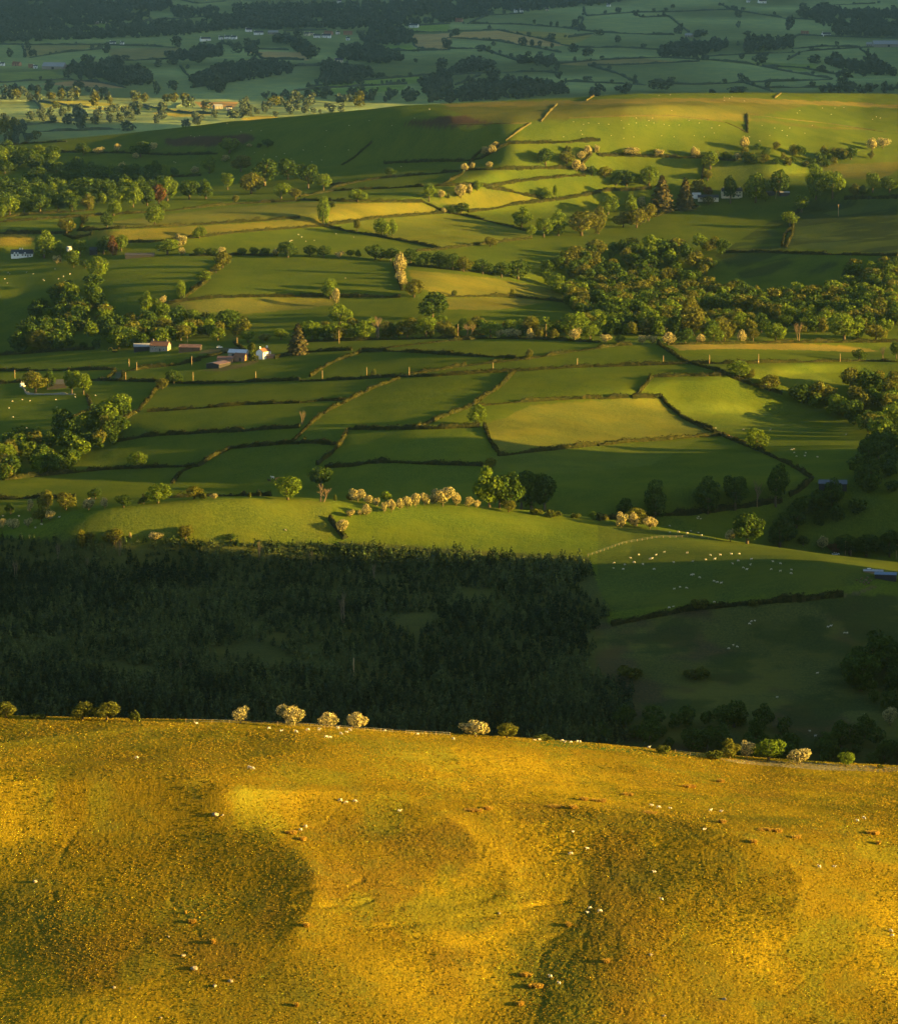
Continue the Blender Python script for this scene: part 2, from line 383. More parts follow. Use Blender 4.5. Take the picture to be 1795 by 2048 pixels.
def diffuse(nt, out, col, bump=None, strength=0.3, dist=0.1, transl=0.0):
    d = N(nt, 'ShaderNodeBsdfDiffuse')
    if isinstance(col, tuple): d.inputs[0].default_value = (*col, 1)
    else: nt.links.new(col, d.inputs[0])
    if bump is not None:
        b = N(nt, 'ShaderNodeBump'); b.inputs['Strength'].default_value = strength; b.inputs['Distance'].default_value = dist
        nt.links.new(bump, b.inputs['Height']); nt.links.new(b.outputs[0], d.inputs['Normal'])
    s = d.outputs[0]
    if transl:
        t = N(nt, 'ShaderNodeBsdfTranslucent')
        if isinstance(col, tuple): t.inputs[0].default_value = (*col, 1)
        else: nt.links.new(col, t.inputs[0])
        m = N(nt, 'ShaderNodeMixShader'); m.inputs[0].default_value = transl
        nt.links.new(s, m.inputs[1]); nt.links.new(t.outputs[0], m.inputs[2]); s = m.outputs[0]
    nt.links.new(s, out.inputs[0])
def moor(nt, out):
    p = N(nt, 'ShaderNodeNewGeometry').outputs['Position']; at = N(nt, 'ShaderNodeAttribute', attribute_name='tint').outputs['Color']
    n1 = noise(nt, p, 2.2, 4, .65); n2 = noise(nt, p, .13, 4, .6); n3 = noise(nt, p, 5.0, 2, .6)
    c = mixc(nt, ramp(nt, n1, .32, .7), mixc(nt, 1.0, at, (.30, .38, .4), 'MULTIPLY'), at)  # dark noise speckle puts the tuft shadows into the grass colour
    c = mixc(nt, ramp(nt, n2, .5, .68, 0, .55), c, (.10, .105, .014))
    c = mixc(nt, ramp(nt, n3, .6, .75, 0, .5), c, (.42, .27, .025))
    diffuse(nt, out, c, n1, .8, .2)
def pasture(nt, out):
    p = N(nt, 'ShaderNodeNewGeometry').outputs['Position']; at = N(nt, 'ShaderNodeAttribute', attribute_name='tint').outputs['Color']
    n1 = noise(nt, p, .9, 4, .7); n2 = noise(nt, p, .035, 4, .6); n3 = noise(nt, vmul(nt, p, (.06, .45, .06)), 1.0, 3, .6)
    c = mixc(nt, ramp(nt, n1, .3, .72), mixc(nt, 1.0, at, (.46, .54, .55), 'MULTIPLY'), mixc(nt, 1.0, at, (1.5, 1.34, 1.15), 'MULTIPLY'))
    c = mixc(nt, ramp(nt, n2, .42, .62, 0, .8), c, mixc(nt, 1.0, at, (1.35, 1.12, .8), 'MULTIPLY'))
    c = mixc(nt, ramp(nt, n3, .48, .7, 0, .35), c, mixc(nt, 1.0, at, (.62, .74, .7), 'MULTIPLY'))
    h = N(nt, 'ShaderNodeMath', operation='MULTIPLY_ADD'); h.inputs[1].default_value = 1.3
    nt.links.new(noise(nt, p, .22, 3, .6), h.inputs[0]); nt.links.new(n1, h.inputs[2])
    diffuse(nt, out, c, h.outputs[0], .9, .32)
M_MOOR = mat('moor_grass', moor); M_PAST = mat('pasture_grass', pasture)

# ------------------------------------------------------------------ what grows where (grass colours, with sunlight and far haze painted into some)
PAST = (.067, .098, .013)
TINTS = [  # region, colour, outline
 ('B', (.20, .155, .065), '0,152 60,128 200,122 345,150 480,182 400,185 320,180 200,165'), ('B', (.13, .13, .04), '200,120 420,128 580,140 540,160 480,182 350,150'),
 ('A', (.20, .16, .075), '970,205 1200,207 1235,240 1040,235 1020,215'), ('A', (.18, .15, .07), '1640,137 1792,132 1792,195 1700,198 1650,185'),
 ('A', (.12, .12, .05), '90,180 410,182 250,210 105,226'), ('A', (.105, .11, .05), '440,192 720,190 640,235 445,243'), ('A', (.16, .12, .06), '330,318 420,330 505,348 470,352 150,336'),
 ('A', (.09, .12, .04), '0,290 200,280 280,318 120,322 0,328'), ('A', (.09, .14, .035), '1215,350 1430,322 1700,303 1660,330 1430,345 1260,354'), ('A', (.08, .13, .035), '1230,358 1620,338 1600,360 1400,372 1230,372'),
 ('A', (.09, .14, .035), '1630,92 1790,95 1790,125 1640,128'), ('A', (.085, .14, .035), '1500,182 1640,180 1655,203 1600,200 1510,196'), ('A', (.08, .12, .035), '280,105 440,95 440,118 250,130'),
 ('A', (.25, .19, .035), '160,402 330,398 560,425 850,450 845,460 700,460 620,440 400,440 330,425 180,428'), ('A', (.22, .13, .05), '775,405 950,406 930,432 800,428'), ('A', (.2, .17, .03), '960,470 1010,462 1110,462 1080,478 970,482'), ('A', (.2, .17, .03), '600,450 690,440 840,452 820,460 700,465'),  # first outline paints the sunlight on the far strip as yellow
 ('B', (.12, .11, .045), '440,256 600,238 780,232 900,246 720,256 560,262'), ('B', (.11, .145, .04), '900,230 1050,240 1200,250 1330,250 1480,268 1430,284 1300,268 1050,244'), ('B', (.09, .13, .035), '1240,250 1460,255 1480,275 1400,284'),
 ('P', (.062, .040, .026), '805,246 850,238 900,233 985,232 1012,242 960,252 880,254 830,250'), ('P', (.060, .040, .026), '330,278 420,272 500,268 512,280 460,292 380,292 335,290'),
 ('P', (.09, .088, .024), '880,214 1000,210 1200,205 1480,200 1640,206 1500,236 1330,241 1180,234 1000,248 960,242'), ('P', (.16, .125, .04), '880,208 1000,204 1180,200 1330,196 1480,196 1640,202 1795,209 1795,216 1600,209 1400,203 1200,208 1000,214 900,214'),  # second outline: dry crest grass with its sunlit gold painted in
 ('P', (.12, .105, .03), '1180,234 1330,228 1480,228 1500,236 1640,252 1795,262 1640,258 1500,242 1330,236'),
 ('G', (.145, .135, .028), '690,30 640,-60 900,-40 1150,-10 1430,40 1560,80 1690,145 1500,125 1300,105 830,98'), ('G', (.13, .12, .03), '870,108 1100,104 1300,110 1480,130 1260,170 1150,180 880,175'),  # gold sunlight on these fields put into their grass colour
 ('F', (.12, .115, .03), '1000,150 1300,110 1790,104 2000,110 1990,150 1790,175 1500,200 1100,190'),
 ('H', (.22, .165, .045), '430,388 800,383 1200,378 1500,395 1680,425 1500,430 1200,418 800,410 490,420'), ('H', (.10, .13, .02), '700,520 900,520 1300,560 1450,630 1250,655 1110,640 900,600'),  # first outline: sunlight on the bright strip painted as gold grass
 ('P', (.115, .118, .028), '968,850 1060,812 1190,800 1320,796 1345,830 1440,872 1200,886 1000,903 985,880'),  # sunlit gold painted into the grass of this field
 ('P', (.085, .115, .022), '985,912 1200,890 1400,878 1300,930 1100,950 985,940'), ('P', (.085, .12, .022), '1325,800 1480,808 1640,865 1450,865 1345,830'),
 ('D', (.165, .15, .03), '190,380 560,375 730,372 850,430 640,450 300,485 140,505'), ('D', (.11, .125, .022), '310,490 640,460 860,440 1340,545 1380,585 1030,628 850,650 480,575'), ('D', (.12, .12, .024), '1000,425 770,370 960,330 1100,290 1440,350 1270,382'),  # first outline: sunlit yellow of the sloping field painted in
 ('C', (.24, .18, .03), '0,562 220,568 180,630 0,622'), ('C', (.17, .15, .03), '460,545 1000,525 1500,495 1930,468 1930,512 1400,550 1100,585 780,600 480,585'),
 ('C', (.11, .115, .03), '560,500 900,455 1400,400 1930,366 1930,470 1300,495 700,525'),
 ('E', (.10, .125, .022), '680,130 1150,190 1250,170 1230,220 1100,240 700,240'), ('E', (.11, .10, .03), '1290,150 1790,130 1790,180 1700,240 1480,230'), ('E', (.055, .08, .022), '1270,350 1790,350 1790,680 1120,640 1170,470'),
 ('J', (.078, .115, .016), '0,500 280,495 600,530 920,520 1790,610 1790,840 300,740 0,720'), ('J', (.09, .11, .022), '0,480 180,488 200,600 240,700 0,720'), ('I', (.085, .11, .02), '250,700 700,530 1100,480 1500,468 1790,480 1790,740 700,760'),
 ('K', (.060, .088, .018), '0,600 350,650 750,720 1200,770 1790,850 1790,900 1650,960 1450,1000 900,1060 60,1150 0,1000'),
 ('P', (.056, .070, .022), '0,1075 300,1085 690,1085 1175,1115 1215,1240 1240,1500 0,1460'), ('P', (.068, .082, .024), '1215,1250 1400,1212 1700,1190 1795,1190 1795,1560 1180,1520'),
 ('F', (.12, .09, .065), '1180,438 1250,412 1420,402 1450,425 1300,442'), ('F', (.10, .098, .09), '693,545 735,545 742,604 694,600'), ('F', (.11, .08, .055), '1215,540 1400,505 1480,490 1540,480 1545,492 1420,530 1300,545'),
 ('K', (.11, .085, .07), '1450,1050 1560,1020 1640,990 1660,1000 1560,1040 1480,1065'),
]
def ground_mesh(name, X, Y, Z, m, near):
    nc, nr = X.shape
    co = np.stack([X, Y, Z], -1).reshape(-1, 3)
    i, j = np.meshgrid(np.arange(nc-1), np.arange(nr-1), indexing='ij'); a = (i*nr+j).ravel()
    q = np.stack([a, a+nr, a+nr+1, a+1], 1)
    px, py = project(X.ravel(), Y.ravel(), Z.ravel())
    c = np.ones((len(co), 4)); Xr, Yr = X.ravel(), Y.ravel()
    if near:
        n = fbm(Xr/34, Yr/40, 31, 4); n2 = fbm(Xr/9, Yr/11, 35, 3)
        k = sstep(-.25, .35, n)[:, None]
        c[:, :3] = np.array([.24, .158, .010])*(1-k)+np.array([.42, .272, .012])*k
        k = (.75*sstep(.12, .42, fbm(Xr/19, Yr/26, 37, 4)))[:, None]; c[:, :3] = c[:, :3]*(1-k)+np.array([.21, .125, .014])*k
        k = (.6*sstep(.15, .4, fbm(Xr/13, Yr/20, 47, 4)))[:, None]; c[:, :3] = c[:, :3]*(1-k)+np.array([.22, .20, .016])*k
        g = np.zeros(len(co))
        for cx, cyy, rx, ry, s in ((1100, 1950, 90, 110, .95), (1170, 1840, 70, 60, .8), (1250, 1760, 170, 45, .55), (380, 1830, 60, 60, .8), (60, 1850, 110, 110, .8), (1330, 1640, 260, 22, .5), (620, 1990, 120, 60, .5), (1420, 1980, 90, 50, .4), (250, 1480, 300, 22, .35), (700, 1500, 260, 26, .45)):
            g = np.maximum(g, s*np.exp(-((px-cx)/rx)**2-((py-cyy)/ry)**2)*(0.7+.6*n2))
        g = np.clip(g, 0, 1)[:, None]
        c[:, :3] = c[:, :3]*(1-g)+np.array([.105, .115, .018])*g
        f = inpoly(px, py, pairs('1070,1484 1170,1478 1330,1500 1460,1516 1330,1512 1200,1500 1090,1492'))[:, None]
        c[:, :3] = np.where(f, np.array([.07, .12, .02]), c[:, :3])
        b = inpoly(px, py, pairs('1430,1517 1600,1524 1795,1534 1795,1544 1640,1540 1480,1527'))[:, None]
        c[:, :3] = np.where(b, np.array([.33, .26, .13]), c[:, :3])
    else:
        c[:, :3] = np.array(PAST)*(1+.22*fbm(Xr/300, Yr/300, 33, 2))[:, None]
        fd = Yr > 4300; c[fd, :3] = np.array([.165, .225, .098])*(1+.45*vn(Xr[fd]/170, Yr[fd]/150, 39))[:, None]  # far grass made paler and bluer: skylight and haze in its colour
        jx = 1.2*vn(Xr/9, Yr/9, 51)
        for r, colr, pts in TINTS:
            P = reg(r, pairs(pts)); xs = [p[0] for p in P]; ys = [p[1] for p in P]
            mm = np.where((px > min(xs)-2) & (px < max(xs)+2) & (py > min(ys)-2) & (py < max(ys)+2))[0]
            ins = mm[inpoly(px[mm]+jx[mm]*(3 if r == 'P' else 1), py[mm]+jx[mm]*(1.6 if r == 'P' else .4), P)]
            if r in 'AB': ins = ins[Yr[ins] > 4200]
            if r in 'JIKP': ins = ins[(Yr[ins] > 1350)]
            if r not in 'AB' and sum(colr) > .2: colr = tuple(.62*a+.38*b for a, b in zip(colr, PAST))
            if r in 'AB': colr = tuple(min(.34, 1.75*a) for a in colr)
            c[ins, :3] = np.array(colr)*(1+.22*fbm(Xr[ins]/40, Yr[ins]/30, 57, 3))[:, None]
        # rushy and brackeny patches on the rough grazing
        rough = inpoly(px, py, pairs('1190,1240 1700,1190 1795,1190 1795,1560 1190,1520')) & (Yr > 1380) & (Yr < 1735)
        q1 = fbm(Xr/38, Yr/30, 71, 4); k = (sstep(.1, .35, q1)*rough)[:, None]; c[:, :3] = c[:, :3]*(1-k)+np.array([.060, .056, .026])*k
        q2 = fbm(Xr/26, Yr/18, 73, 4); k = (sstep(.05, .25, q2)*rough*.7)[:, None]; c[:, :3] = c[:, :3]*(1-k)+np.array([.026, .045, .014])*k
        rough = (inpoly(px, py, reg('E', pairs('1230,360 1790,360 1790,880 900,860 700,690'))) | inpoly(px, py, reg('H', pairs('1000,500 1790,500 1790,600 1250,540')))) & (Yr > 2000) & (Yr < 3500)
        q2 = fbm(Xr/55, Yr/24, 79, 4); k = (sstep(.05, .2, q2)*rough*.75)[:, None]; c[:, :3] = c[:, :3]*(1-k)+np.array([.026, .04, .015])*k
    me = bpy.data.meshes.new(name)
    me.vertices.add(len(co)); me.vertices.foreach_set('co', co.ravel())
    me.loops.add(len(q)*4); me.loops.foreach_set('vertex_index', q.ravel().astype(np.int32))
    me.polygons.add(len(q)); me.polygons.foreach_set('loop_start', np.arange(0, len(q)*4, 4, dtype=np.int32))
    me.polygons.foreach_set('use_smooth', np.ones(len(q), bool))
    at = me.attributes.new('tint', 'FLOAT_COLOR', 'POINT'); at.data.foreach_set('color', c.ravel())
    me.update(calc_edges=True); me.materials.append(m)
    o = bpy.data.objects.new(name, me); COL.objects.link(o); o['kind'] = 'structure'
    return o
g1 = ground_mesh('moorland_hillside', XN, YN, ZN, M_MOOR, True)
g1['label'] = 'golden moorland hillside in low sun at the foot of the view'
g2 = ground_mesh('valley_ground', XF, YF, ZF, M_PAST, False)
g2['label'] = 'green pasture land of the valley and the hills behind'
# ------------------------------------------------------------------ foliage, bark and building materials
def leafy(base, hi, lo, transl=0.25, speck=None):
    def f(nt, out):
        oi = N(nt, 'ShaderNodeObjectInfo'); p = N(nt, 'ShaderNodeNewGeometry')
        n = noise(nt, p.outputs['Position'], .55, 2, .6)
        r = N(nt, 'ShaderNodeNewGeometry').outputs['Random Per Island']
        c = mixc(nt, ramp(nt, n, .35, .68), lo, base)
        c = mixc(nt, ramp(nt, r, .45, 1, 0, .8), c, hi)
        c = mixc(nt, ramp(nt, oi.outputs['Random'], 0, 1, 0, .45), c, mixc(nt, 1.0, c, (.72, .8, .9), 'MULTIPLY'))
        if speck: c = mixc(nt, ramp(nt, r, speck[0], speck[0]+.02), c, speck[1])
        diffuse(nt, out, c, transl=transl)
    return f
LEAF = {'g': mat('spring_green_leaf', leafy((.135, .19, .018), (.19, .24, .024), (.08, .125, .014), .4)),
        'd': mat('dark_green_leaf', leafy((.052, .088, .014), (.085, .125, .02), (.030, .056, .012), .3)),
        'o': mat('bronze_leaf', leafy((.130, .130, .02), (.18, .165, .028), (.08, .09, .016), .35)),
        'r': mat('copper_leaf', leafy((.13, .06, .025), (.17, .085, .035), (.06, .035, .018))),
        'b': mat('shrub_leaf', leafy((.08, .095, .016), (.12, .12, .022), (.045, .06, .012)))}
M_HAW = mat('hawthorn_leaf', leafy((.17, .16, .06), (.22, .20, .08), (.10, .10, .035)))
M_BLOS = mat('hawthorn_blossom', leafy((.50, .41, .15), (.66, .56, .27), (.34, .28, .10), .35))
M_NEED = mat('conifer_needle', leafy((.046, .072, .026), (.078, .108, .036), (.022, .036, .016), .1))
M_NEED2 = mat('light_conifer_needle', leafy((.085, .115, .036), (.12, .14, .046), (.048, .07, .024), .15)); M_NEED3 = mat('dark_conifer_needle', leafy((.018, .034, .015), (.03, .05, .02), (.010, .02, .010), .1))
M_SPRUCE = mat('spruce_needle', leafy((.075, .062, .024), (.115, .085, .035), (.035, .04, .018), .05))
M_HEDGE = mat('hedge_leaf', leafy((.034, .038, .011), (.068, .058, .017), (.017, .022, .008), .1))
M_FARTREE = mat('distant_leaf', leafy((.08, .106, .068), (.10, .12, .075), (.064, .088, .058), .1))  # paler and bluer than near leaves, distance haze painted in
def plain(c, n=6.0, v=.25, bumpy=.2):
    def f(nt, out):
        p = N(nt, 'ShaderNodeNewGeometry').outputs['Position']; k = noise(nt, p, n, 4, .6)
        diffuse(nt, out, mixc(nt, ramp(nt, k, .3, .7), tuple(x*(1-v) for x in c), tuple(min(1, x*(1+v)) for x in c)), k, bumpy, .03)
    return f
def metal(c, c2, n=1.2):
    def f(nt, out):
        p = N(nt, 'ShaderNodeNewGeometry').outputs['Position']; k = noise(nt, p, n, 4, .65)
        col = mixc(nt, ramp(nt, k, .4, .62), c, c2)
        w = N(nt, 'ShaderNodeTexWave', wave_type='BANDS', bands_direction='X'); w.inputs['Scale'].default_value = 4.0
        nt.links.new(N(nt, 'ShaderNodeTexCoord').outputs['Object'], w.inputs[0])
        b = N(nt, 'ShaderNodeBsdfPrincipled'); b.inputs['Roughness'].default_value = .55; nt.links.new(col, b.inputs['Base Color'])
        bp = N(nt, 'ShaderNodeBump'); bp.inputs['Strength'].default_value = .4; bp.inputs['Distance'].default_value = .05
        nt.links.new(w.outputs['Fac'], bp.inputs['Height']); nt.links.new(bp.outputs[0], b.inputs['Normal'])
        nt.links.new(b.outputs[0], out.inputs[0])
    return f
M_BARK = mat('bark', plain((.11, .085, .06), 3)); M_PALE = mat('pale_bark', plain((.19, .135, .08), 3))
M_WHITE = mat('white_render', plain((.80, .79, .76), .8, .06)); M_CREAM = mat('cream_render', plain((.55, .50, .36), .8, .08))
M_STONE = mat('field_stone', plain((.27, .24, .20), 1.5, .3, .5)); M_BANK = mat('grassy_bank', plain((.10, .085, .03), 1.2, .35, .5)); M_BRICK = mat('brick', plain((.33, .19, .12), 2, .25))
M_SLATE = mat('roof_slate', plain((.055, .058, .07), 2.0, .2)); M_TILE = mat('roof_tile', plain((.20, .10, .06), 2.5, .25))
M_RUST = mat('rusted_sheet', metal((.11, .052, .034), (.16, .095, .065))); M_GREY = mat('grey_sheet', metal((.20, .21, .22), (.28, .28, .28)))
M_DARK = mat('dark_boards', plain((.045, .042, .045), 2)); M_LIGHTROOF = mat('pale_sheet', metal((.50, .53, .55), (.42, .44, .45)))
M_BLUE = mat('blue_sheet', metal((.04, .095, .17), (.08, .13, .20))); M_WOOD = mat('weathered_wood', plain((.30, .20, .11), 5, .3))
M_GLASS = mat('window_glass', plain((.025, .028, .032), 3, .1)); M_POLE = mat('pole_wood', plain((.36, .25, .14), 4, .2))
M_WOOL = mat('wool', plain((.50, .45, .36), 14, .1, .6)); M_FACE = mat('sheep_face', plain((.55, .50, .42), 9, .1))
M_ROCK = mat('boulder_stone', plain((.24, .20, .14), 3, .3, .6)); M_RUSH = mat('rush_straw', leafy((.50, .31, .045), (.62, .41, .08), (.34, .20, .03), .45))
M_YELLOW = mat('yellow_paint', plain((.45, .27, .03), 3, .15)); M_RUBBER = mat('rubber', plain((.02, .02, .02), 3, .1)); M_CAR = mat('white_paint', plain((.75, .76, .78), 1, .03))
M_COW = {'black': mat('black_hide', plain((.02, .018, .018), 2)), 'brown': mat('brown_hide', plain((.34, .17, .07), 2)), 'white': mat('white_hide', plain((.62, .57, .48), 2))}

# ------------------------------------------------------------------ mesh building
class MB:
    def __init__(s): s.v = []; s.f = []; s.n = 0; s.mi = []
    def add(s, V, Fc, mi=0):
        V = np.asarray(V, float).reshape(-1, 3); s.v.append(V)
        for f in Fc: s.f.append(tuple(int(i)+s.n for i in f)); s.mi.append(mi)
        s.n += len(V)
    def box(s, x0, x1, y0, y1, z0, z1, mi=0):
        V = [(x, y, z) for x in (x0, x1) for y in (y0, y1) for z in (z0, z1)]
        s.add(V, [(0, 1, 3, 2), (4, 6, 7, 5), (0, 4, 5, 1), (2, 3, 7, 6), (0, 2, 6, 4), (1, 5, 7, 3)], mi)
    def tube(s, pts, rad, n=6, mi=0, cap=True):
        pts = [Vector(p) for p in pts]; V = []; Fc = []
        for k, p in enumerate(pts):
            d = (pts[min(k+1, len(pts)-1)]-pts[max(k-1, 0)]).normalized()
            a = d.orthogonal().normalized() if abs(d.z) < .95 else Vector((1, 0, 0)).cross(d).normalized(); b = d.cross(a)
            for i in range(n):
                w = 2*PI*i/n; V.append(p+(a*math.cos(w)+b*math.sin(w))*rad[k])
        for k in range(len(pts)-1):
            for i in range(n): Fc.append((k*n+i, k*n+(i+1) % n, (k+1)*n+(i+1) % n, (k+1)*n+i))
        if cap: Fc.append(tuple(range(n))[::-1]); Fc.append(tuple(range((len(pts)-1)*n, len(pts)*n)))
        s.add([tuple(v) for v in V], Fc, mi)
    def mesh(s, name, mats, smooth=False):
        me = bpy.data.meshes.new(name); me.from_pydata(np.concatenate(s.v).tolist(), [], s.f)
        for m in (mats if isinstance(mats, (list, tuple)) else [mats]): me.materials.append(m)
        if len(set(s.mi)) > 1: me.polygons.foreach_set('material_index', s.mi)
        if smooth: me.polygons.foreach_set('use_smooth', [True]*len(me.polygons))
        me.update(); return me
def quadmesh(name, Q, m, mi=None):
    """Q: (n,4,3) corners of separate leaf faces"""
    n = len(Q); me = bpy.data.meshes.new(name)
    me.vertices.add(n*4); me.vertices.foreach_set('co', np.ascontiguousarray(Q, dtype=np.float32).ravel())
    me.loops.add(n*4); me.loops.foreach_set('vertex_index', np.arange(n*4, dtype=np.int32))
    me.polygons.add(n); me.polygons.foreach_set('loop_start', np.arange(0, n*4, 4, dtype=np.int32))
    for k in (m if isinstance(m, list) else [m]): me.materials.append(k)
    if mi is not None: me.polygons.foreach_set('material_index', np.asarray(mi, np.int32))
    me.update(calc_edges=True); return me
def leaves(P, Nrm, size, rs, jit=.55):
    """leaf faces at P facing roughly along Nrm"""
    n = len(P); d = Nrm+jit*rs.normal(size=(n, 3)); d /= np.linalg.norm(d, axis=1)[:, None]
    r = rs.normal(size=(n, 3)); a = np.cross(d, r); a /= np.linalg.norm(a, axis=1)[:, None]; b = np.cross(d, a)
    s = (size*(.65+.7*rs.rand(n)))[:, None] if np.isscalar(size) else (size*(.65+.7*rs.rand(n)))[:, None]
    a = a*s*.5; b = b*s*.5*(.6+.6*rs.rand(n))[:, None]
    return np.stack([P-a-b*.4, P+a*.3-b, P+a+b*.5, P-a*.2+b], 1)
def sphere_dirs(n, rs):
    d = rs.normal(size=(n, 3)); return d/np.linalg.norm(d, axis=1)[:, None]
def crown_points(lobes, n, rs, depth=.3):
    """points on the outside of a heap of lobes (x, y, z, r)"""
    L = np.array(lobes); w = L[:, 3]**2; k = rs.choice(len(L), n*2, p=w/w.sum())
    d = sphere_dirs(n*2, rs); rr = L[k, 3]*(1.04-depth*rs.rand(n*2)**2)
    P = L[k, :3]+d*rr[:, None]
    inside = np.zeros(len(P), bool)
    for l in L: inside |= np.linalg.norm(P-l[:3], axis=1) < l[3]*.72
    ok = (~inside) & (P[:, 2] > .35); return P[ok][:n], d[ok][:n]
def broadleaf_crown(seed, kind, n=1300, size=.62):
    """crown of a tree 10 m tall and about 8.6 m wide"""
    rs = np.random.RandomState(seed); lobes = []
    top = {'round': (2.5, 3.1, 5.0), 'tall': (1.9, 3.8, 5.2), 'wide': (3.0, 2.6, 4.7), 'low': (2.8, 2.9, 4.2)}[kind]
    for _ in range(17):
        d = sphere_dirs(1, rs)[0]; f = rs.rand()**.3
        x, y, z = d[0]*top[0]*f, d[1]*top[0]*f, top[2]+d[2]*top[1]*f
        lobes.append((x, y, z, 1.0+.85*rs.rand()))
    lobes.append((0, 0, top[2]-.3, 2.0))
    zmax = max(l[2]+l[3] for l in lobes); xm = max(math.hypot(l[0], l[1])+l[3] for l in lobes)
    lobes = [(l[0]*4.3/xm, l[1]*4.3/xm, l[2]*9.9/zmax, l[3]*.5*(4.3/xm+9.9/zmax)) for l in lobes]
    P, d = crown_points(lobes, n, rs)
    Q = leaves(P, d, size, rs)
    k = rs.rand(len(P)) < .12; Q[k] += (d[k]*.35*rs.rand(k.sum())[:, None])[:, None, :]
    return Q, lobes
def trunk_mesh(name, seed, lobes, m, r0=.32, splay=5):
    rs = random.Random(seed); b = MB(); h = sum(l[2] for l in lobes)/len(lobes)
    b.tube([(0, 0, -.6), (rs.uniform(-.1, .1), rs.uniform(-.1, .1), h*.3), (rs.uniform(-.2, .2), rs.uniform(-.2, .2), h*.62), (rs.uniform(-.3, .3), rs.uniform(-.3, .3), h)], [r0*1.3, r0, r0*.75, r0*.35], 7)
    for l in rs.sample(lobes, min(splay, len(lobes))):
        z0 = h*rs.uniform(.32, .55)
        b.tube([(0, 0, z0), (l[0]*.4, l[1]*.4, z0+(l[2]-z0)*.55), (l[0]*.85, l[1]*.85, l[2])], [r0*.45, r0*.3, r0*.1], 5)
    return b.mesh(name, m, True)
def bare_tree_mesh(seed):
    """leafless tree about 10 m tall"""
    rs = random.Random(seed); b = MB()
    def limb(p, d, l, r, k):
        q = p+d*l*.5+Vector((rs.uniform(-.1, .1), rs.uniform(-.1, .1), .08*l)); e = q+(d+Vector((0, 0, .25))).normalized()*l*.5
        b.tube([p, q, e], [r, r*.8, r*.55], 5 if k else 7, cap=False)
        if k < 3:
            for _ in range(3 if k else 5):
                s = q.lerp(e, rs.uniform(.1, 1)); nd = (d+Vector((rs.uniform(-1, 1), rs.uniform(-1, 1), rs.uniform(-.1, .7)))*.75).normalized()
                limb(s, nd, l*rs.uniform(.5, .72), r*.5, k+1)
    limb(Vector((0, 0, -.4)), Vector((0, 0, 1)), 4.6, .3, 0)
    limb(Vector((.7, .2, -.3)), Vector((.25, .1, 1)).normalized(), 4.2, .22, 0)
    return b.mesh('bare_tree', M_PALE)
def spruce_quads(seed, n=900, size=.75):
    rs = np.random.RandomState(seed); z = rs.rand(n)**1.35; w = rs.rand(n)*2*PI
    tier = .82+.18*np.sin(z*46); R = 2.7*(1-z)**.8*tier*(.72+.28*rs.rand(n))+.12
    P = np.stack([R*np.cos(w), R*np.sin(w), .5+z*9.4-R*.16], 1); d = np.stack([np.cos(w), np.sin(w), .55+0*w], 1)
    return leaves(P, d, size, rs, .45)
def sapling_quads(seed, n=46, size=.95, wide=1.0):
    """young conifer 5 m tall"""
    rs = np.random.RandomState(seed); z = rs.rand(n)**1.2; w = rs.rand(n)*2*PI
    R = (1.35*wide*(1-z)**.75)*(.6+.5*rs.rand(n))+.08
    P = np.stack([R*np.cos(w), R*np.sin(w), .25+z*4.7], 1); d = np.stack([np.cos(w), np.sin(w), .5+0*w], 1)
    return leaves(P, d, size*(1.1-.6*z), rs, .5)

# ------------------------------------------------------------------ things
def obj(name, me, parent=None):
    o = bpy.data.objects.new(name, me); COL.objects.link(o)
    if parent is not None: o.parent = parent
    return o
def tag(o, label, cat, group=None):
    o['label'] = label; o['category'] = cat
    if group: o['group'] = group
    return o
def thing(name, label, cat, loc, rz=0.0, scale=(1, 1, 1), group=None):
    o = bpy.data.objects.new(name, None); COL.objects.link(o); o.empty_display_size = .5
    o.location = loc; o.rotation_euler = (0, 0, rz); o.scale = scale
    return tag(o, label, cat, group)
def stuff(name, me, label):
    o = obj(name, me); o['kind'] = 'stuff'; o['label'] = label; return o
KINDS4 = ['round', 'tall', 'wide', 'low', 'round', 'tall']
CROWN_Q = []; CROWN = {}; TRUNKS = []
for i, k in enumerate(KINDS4):
    q, lb = broadleaf_crown(100+i, k); CROWN_Q.append(q); TRUNKS.append(trunk_mesh('trunk', i, lb, M_BARK))
    for c in 'gdorb': CROWN[(c, i)] = quadmesh('crown', q, LEAF[c])
LOWQ = [broadleaf_crown(140+i, k, 210, 1.45)[0] for i, k in enumerate(KINDS4)]
FARQ = [broadleaf_crown(160+i, k, 62, 2.9)[0] for i, k in enumerate(KINDS4)]
HAW = []
for i in range(5):
    rs = np.random.RandomState(300+i); lobes = [(rs.uniform(-2.1, 2.1), rs.uniform(-2.1, 2.1), rs.uniform(1.6, 3.5), rs.uniform(.8, 1.45)) for _ in range(14)]+[(0, 0, 2.4, 1.7)]
    zm = max(l[2]+l[3] for l in lobes); xm = max(math.hypot(l[0], l[1])+l[3] for l in lobes)
    lobes = [(l[0]*3/xm, l[1]*3/xm, l[2]*5/zm, l[3]*.5*(3/xm+5/zm)) for l in lobes]
    P, d = crown_points(lobes, 1300, rs, .4); bl = rs.rand(len(P)) < .8*(.55+.45*(P[:, 2] > 1.6))*np.where(vn(P[:, 0]*.9, P[:, 2]*.9+P[:, 1]*.7, i) > -.45, 1, .35)
    HAW.append((quadmesh('crown', leaves(P[~bl], d[~bl], .42, rs), M_HAW), quadmesh('blossom', leaves(P[bl]+d[bl]*.1, d[bl], .36, rs), M_BLOS), trunk_mesh('trunk', 50+i, lobes, M_BARK, .17, 6)))
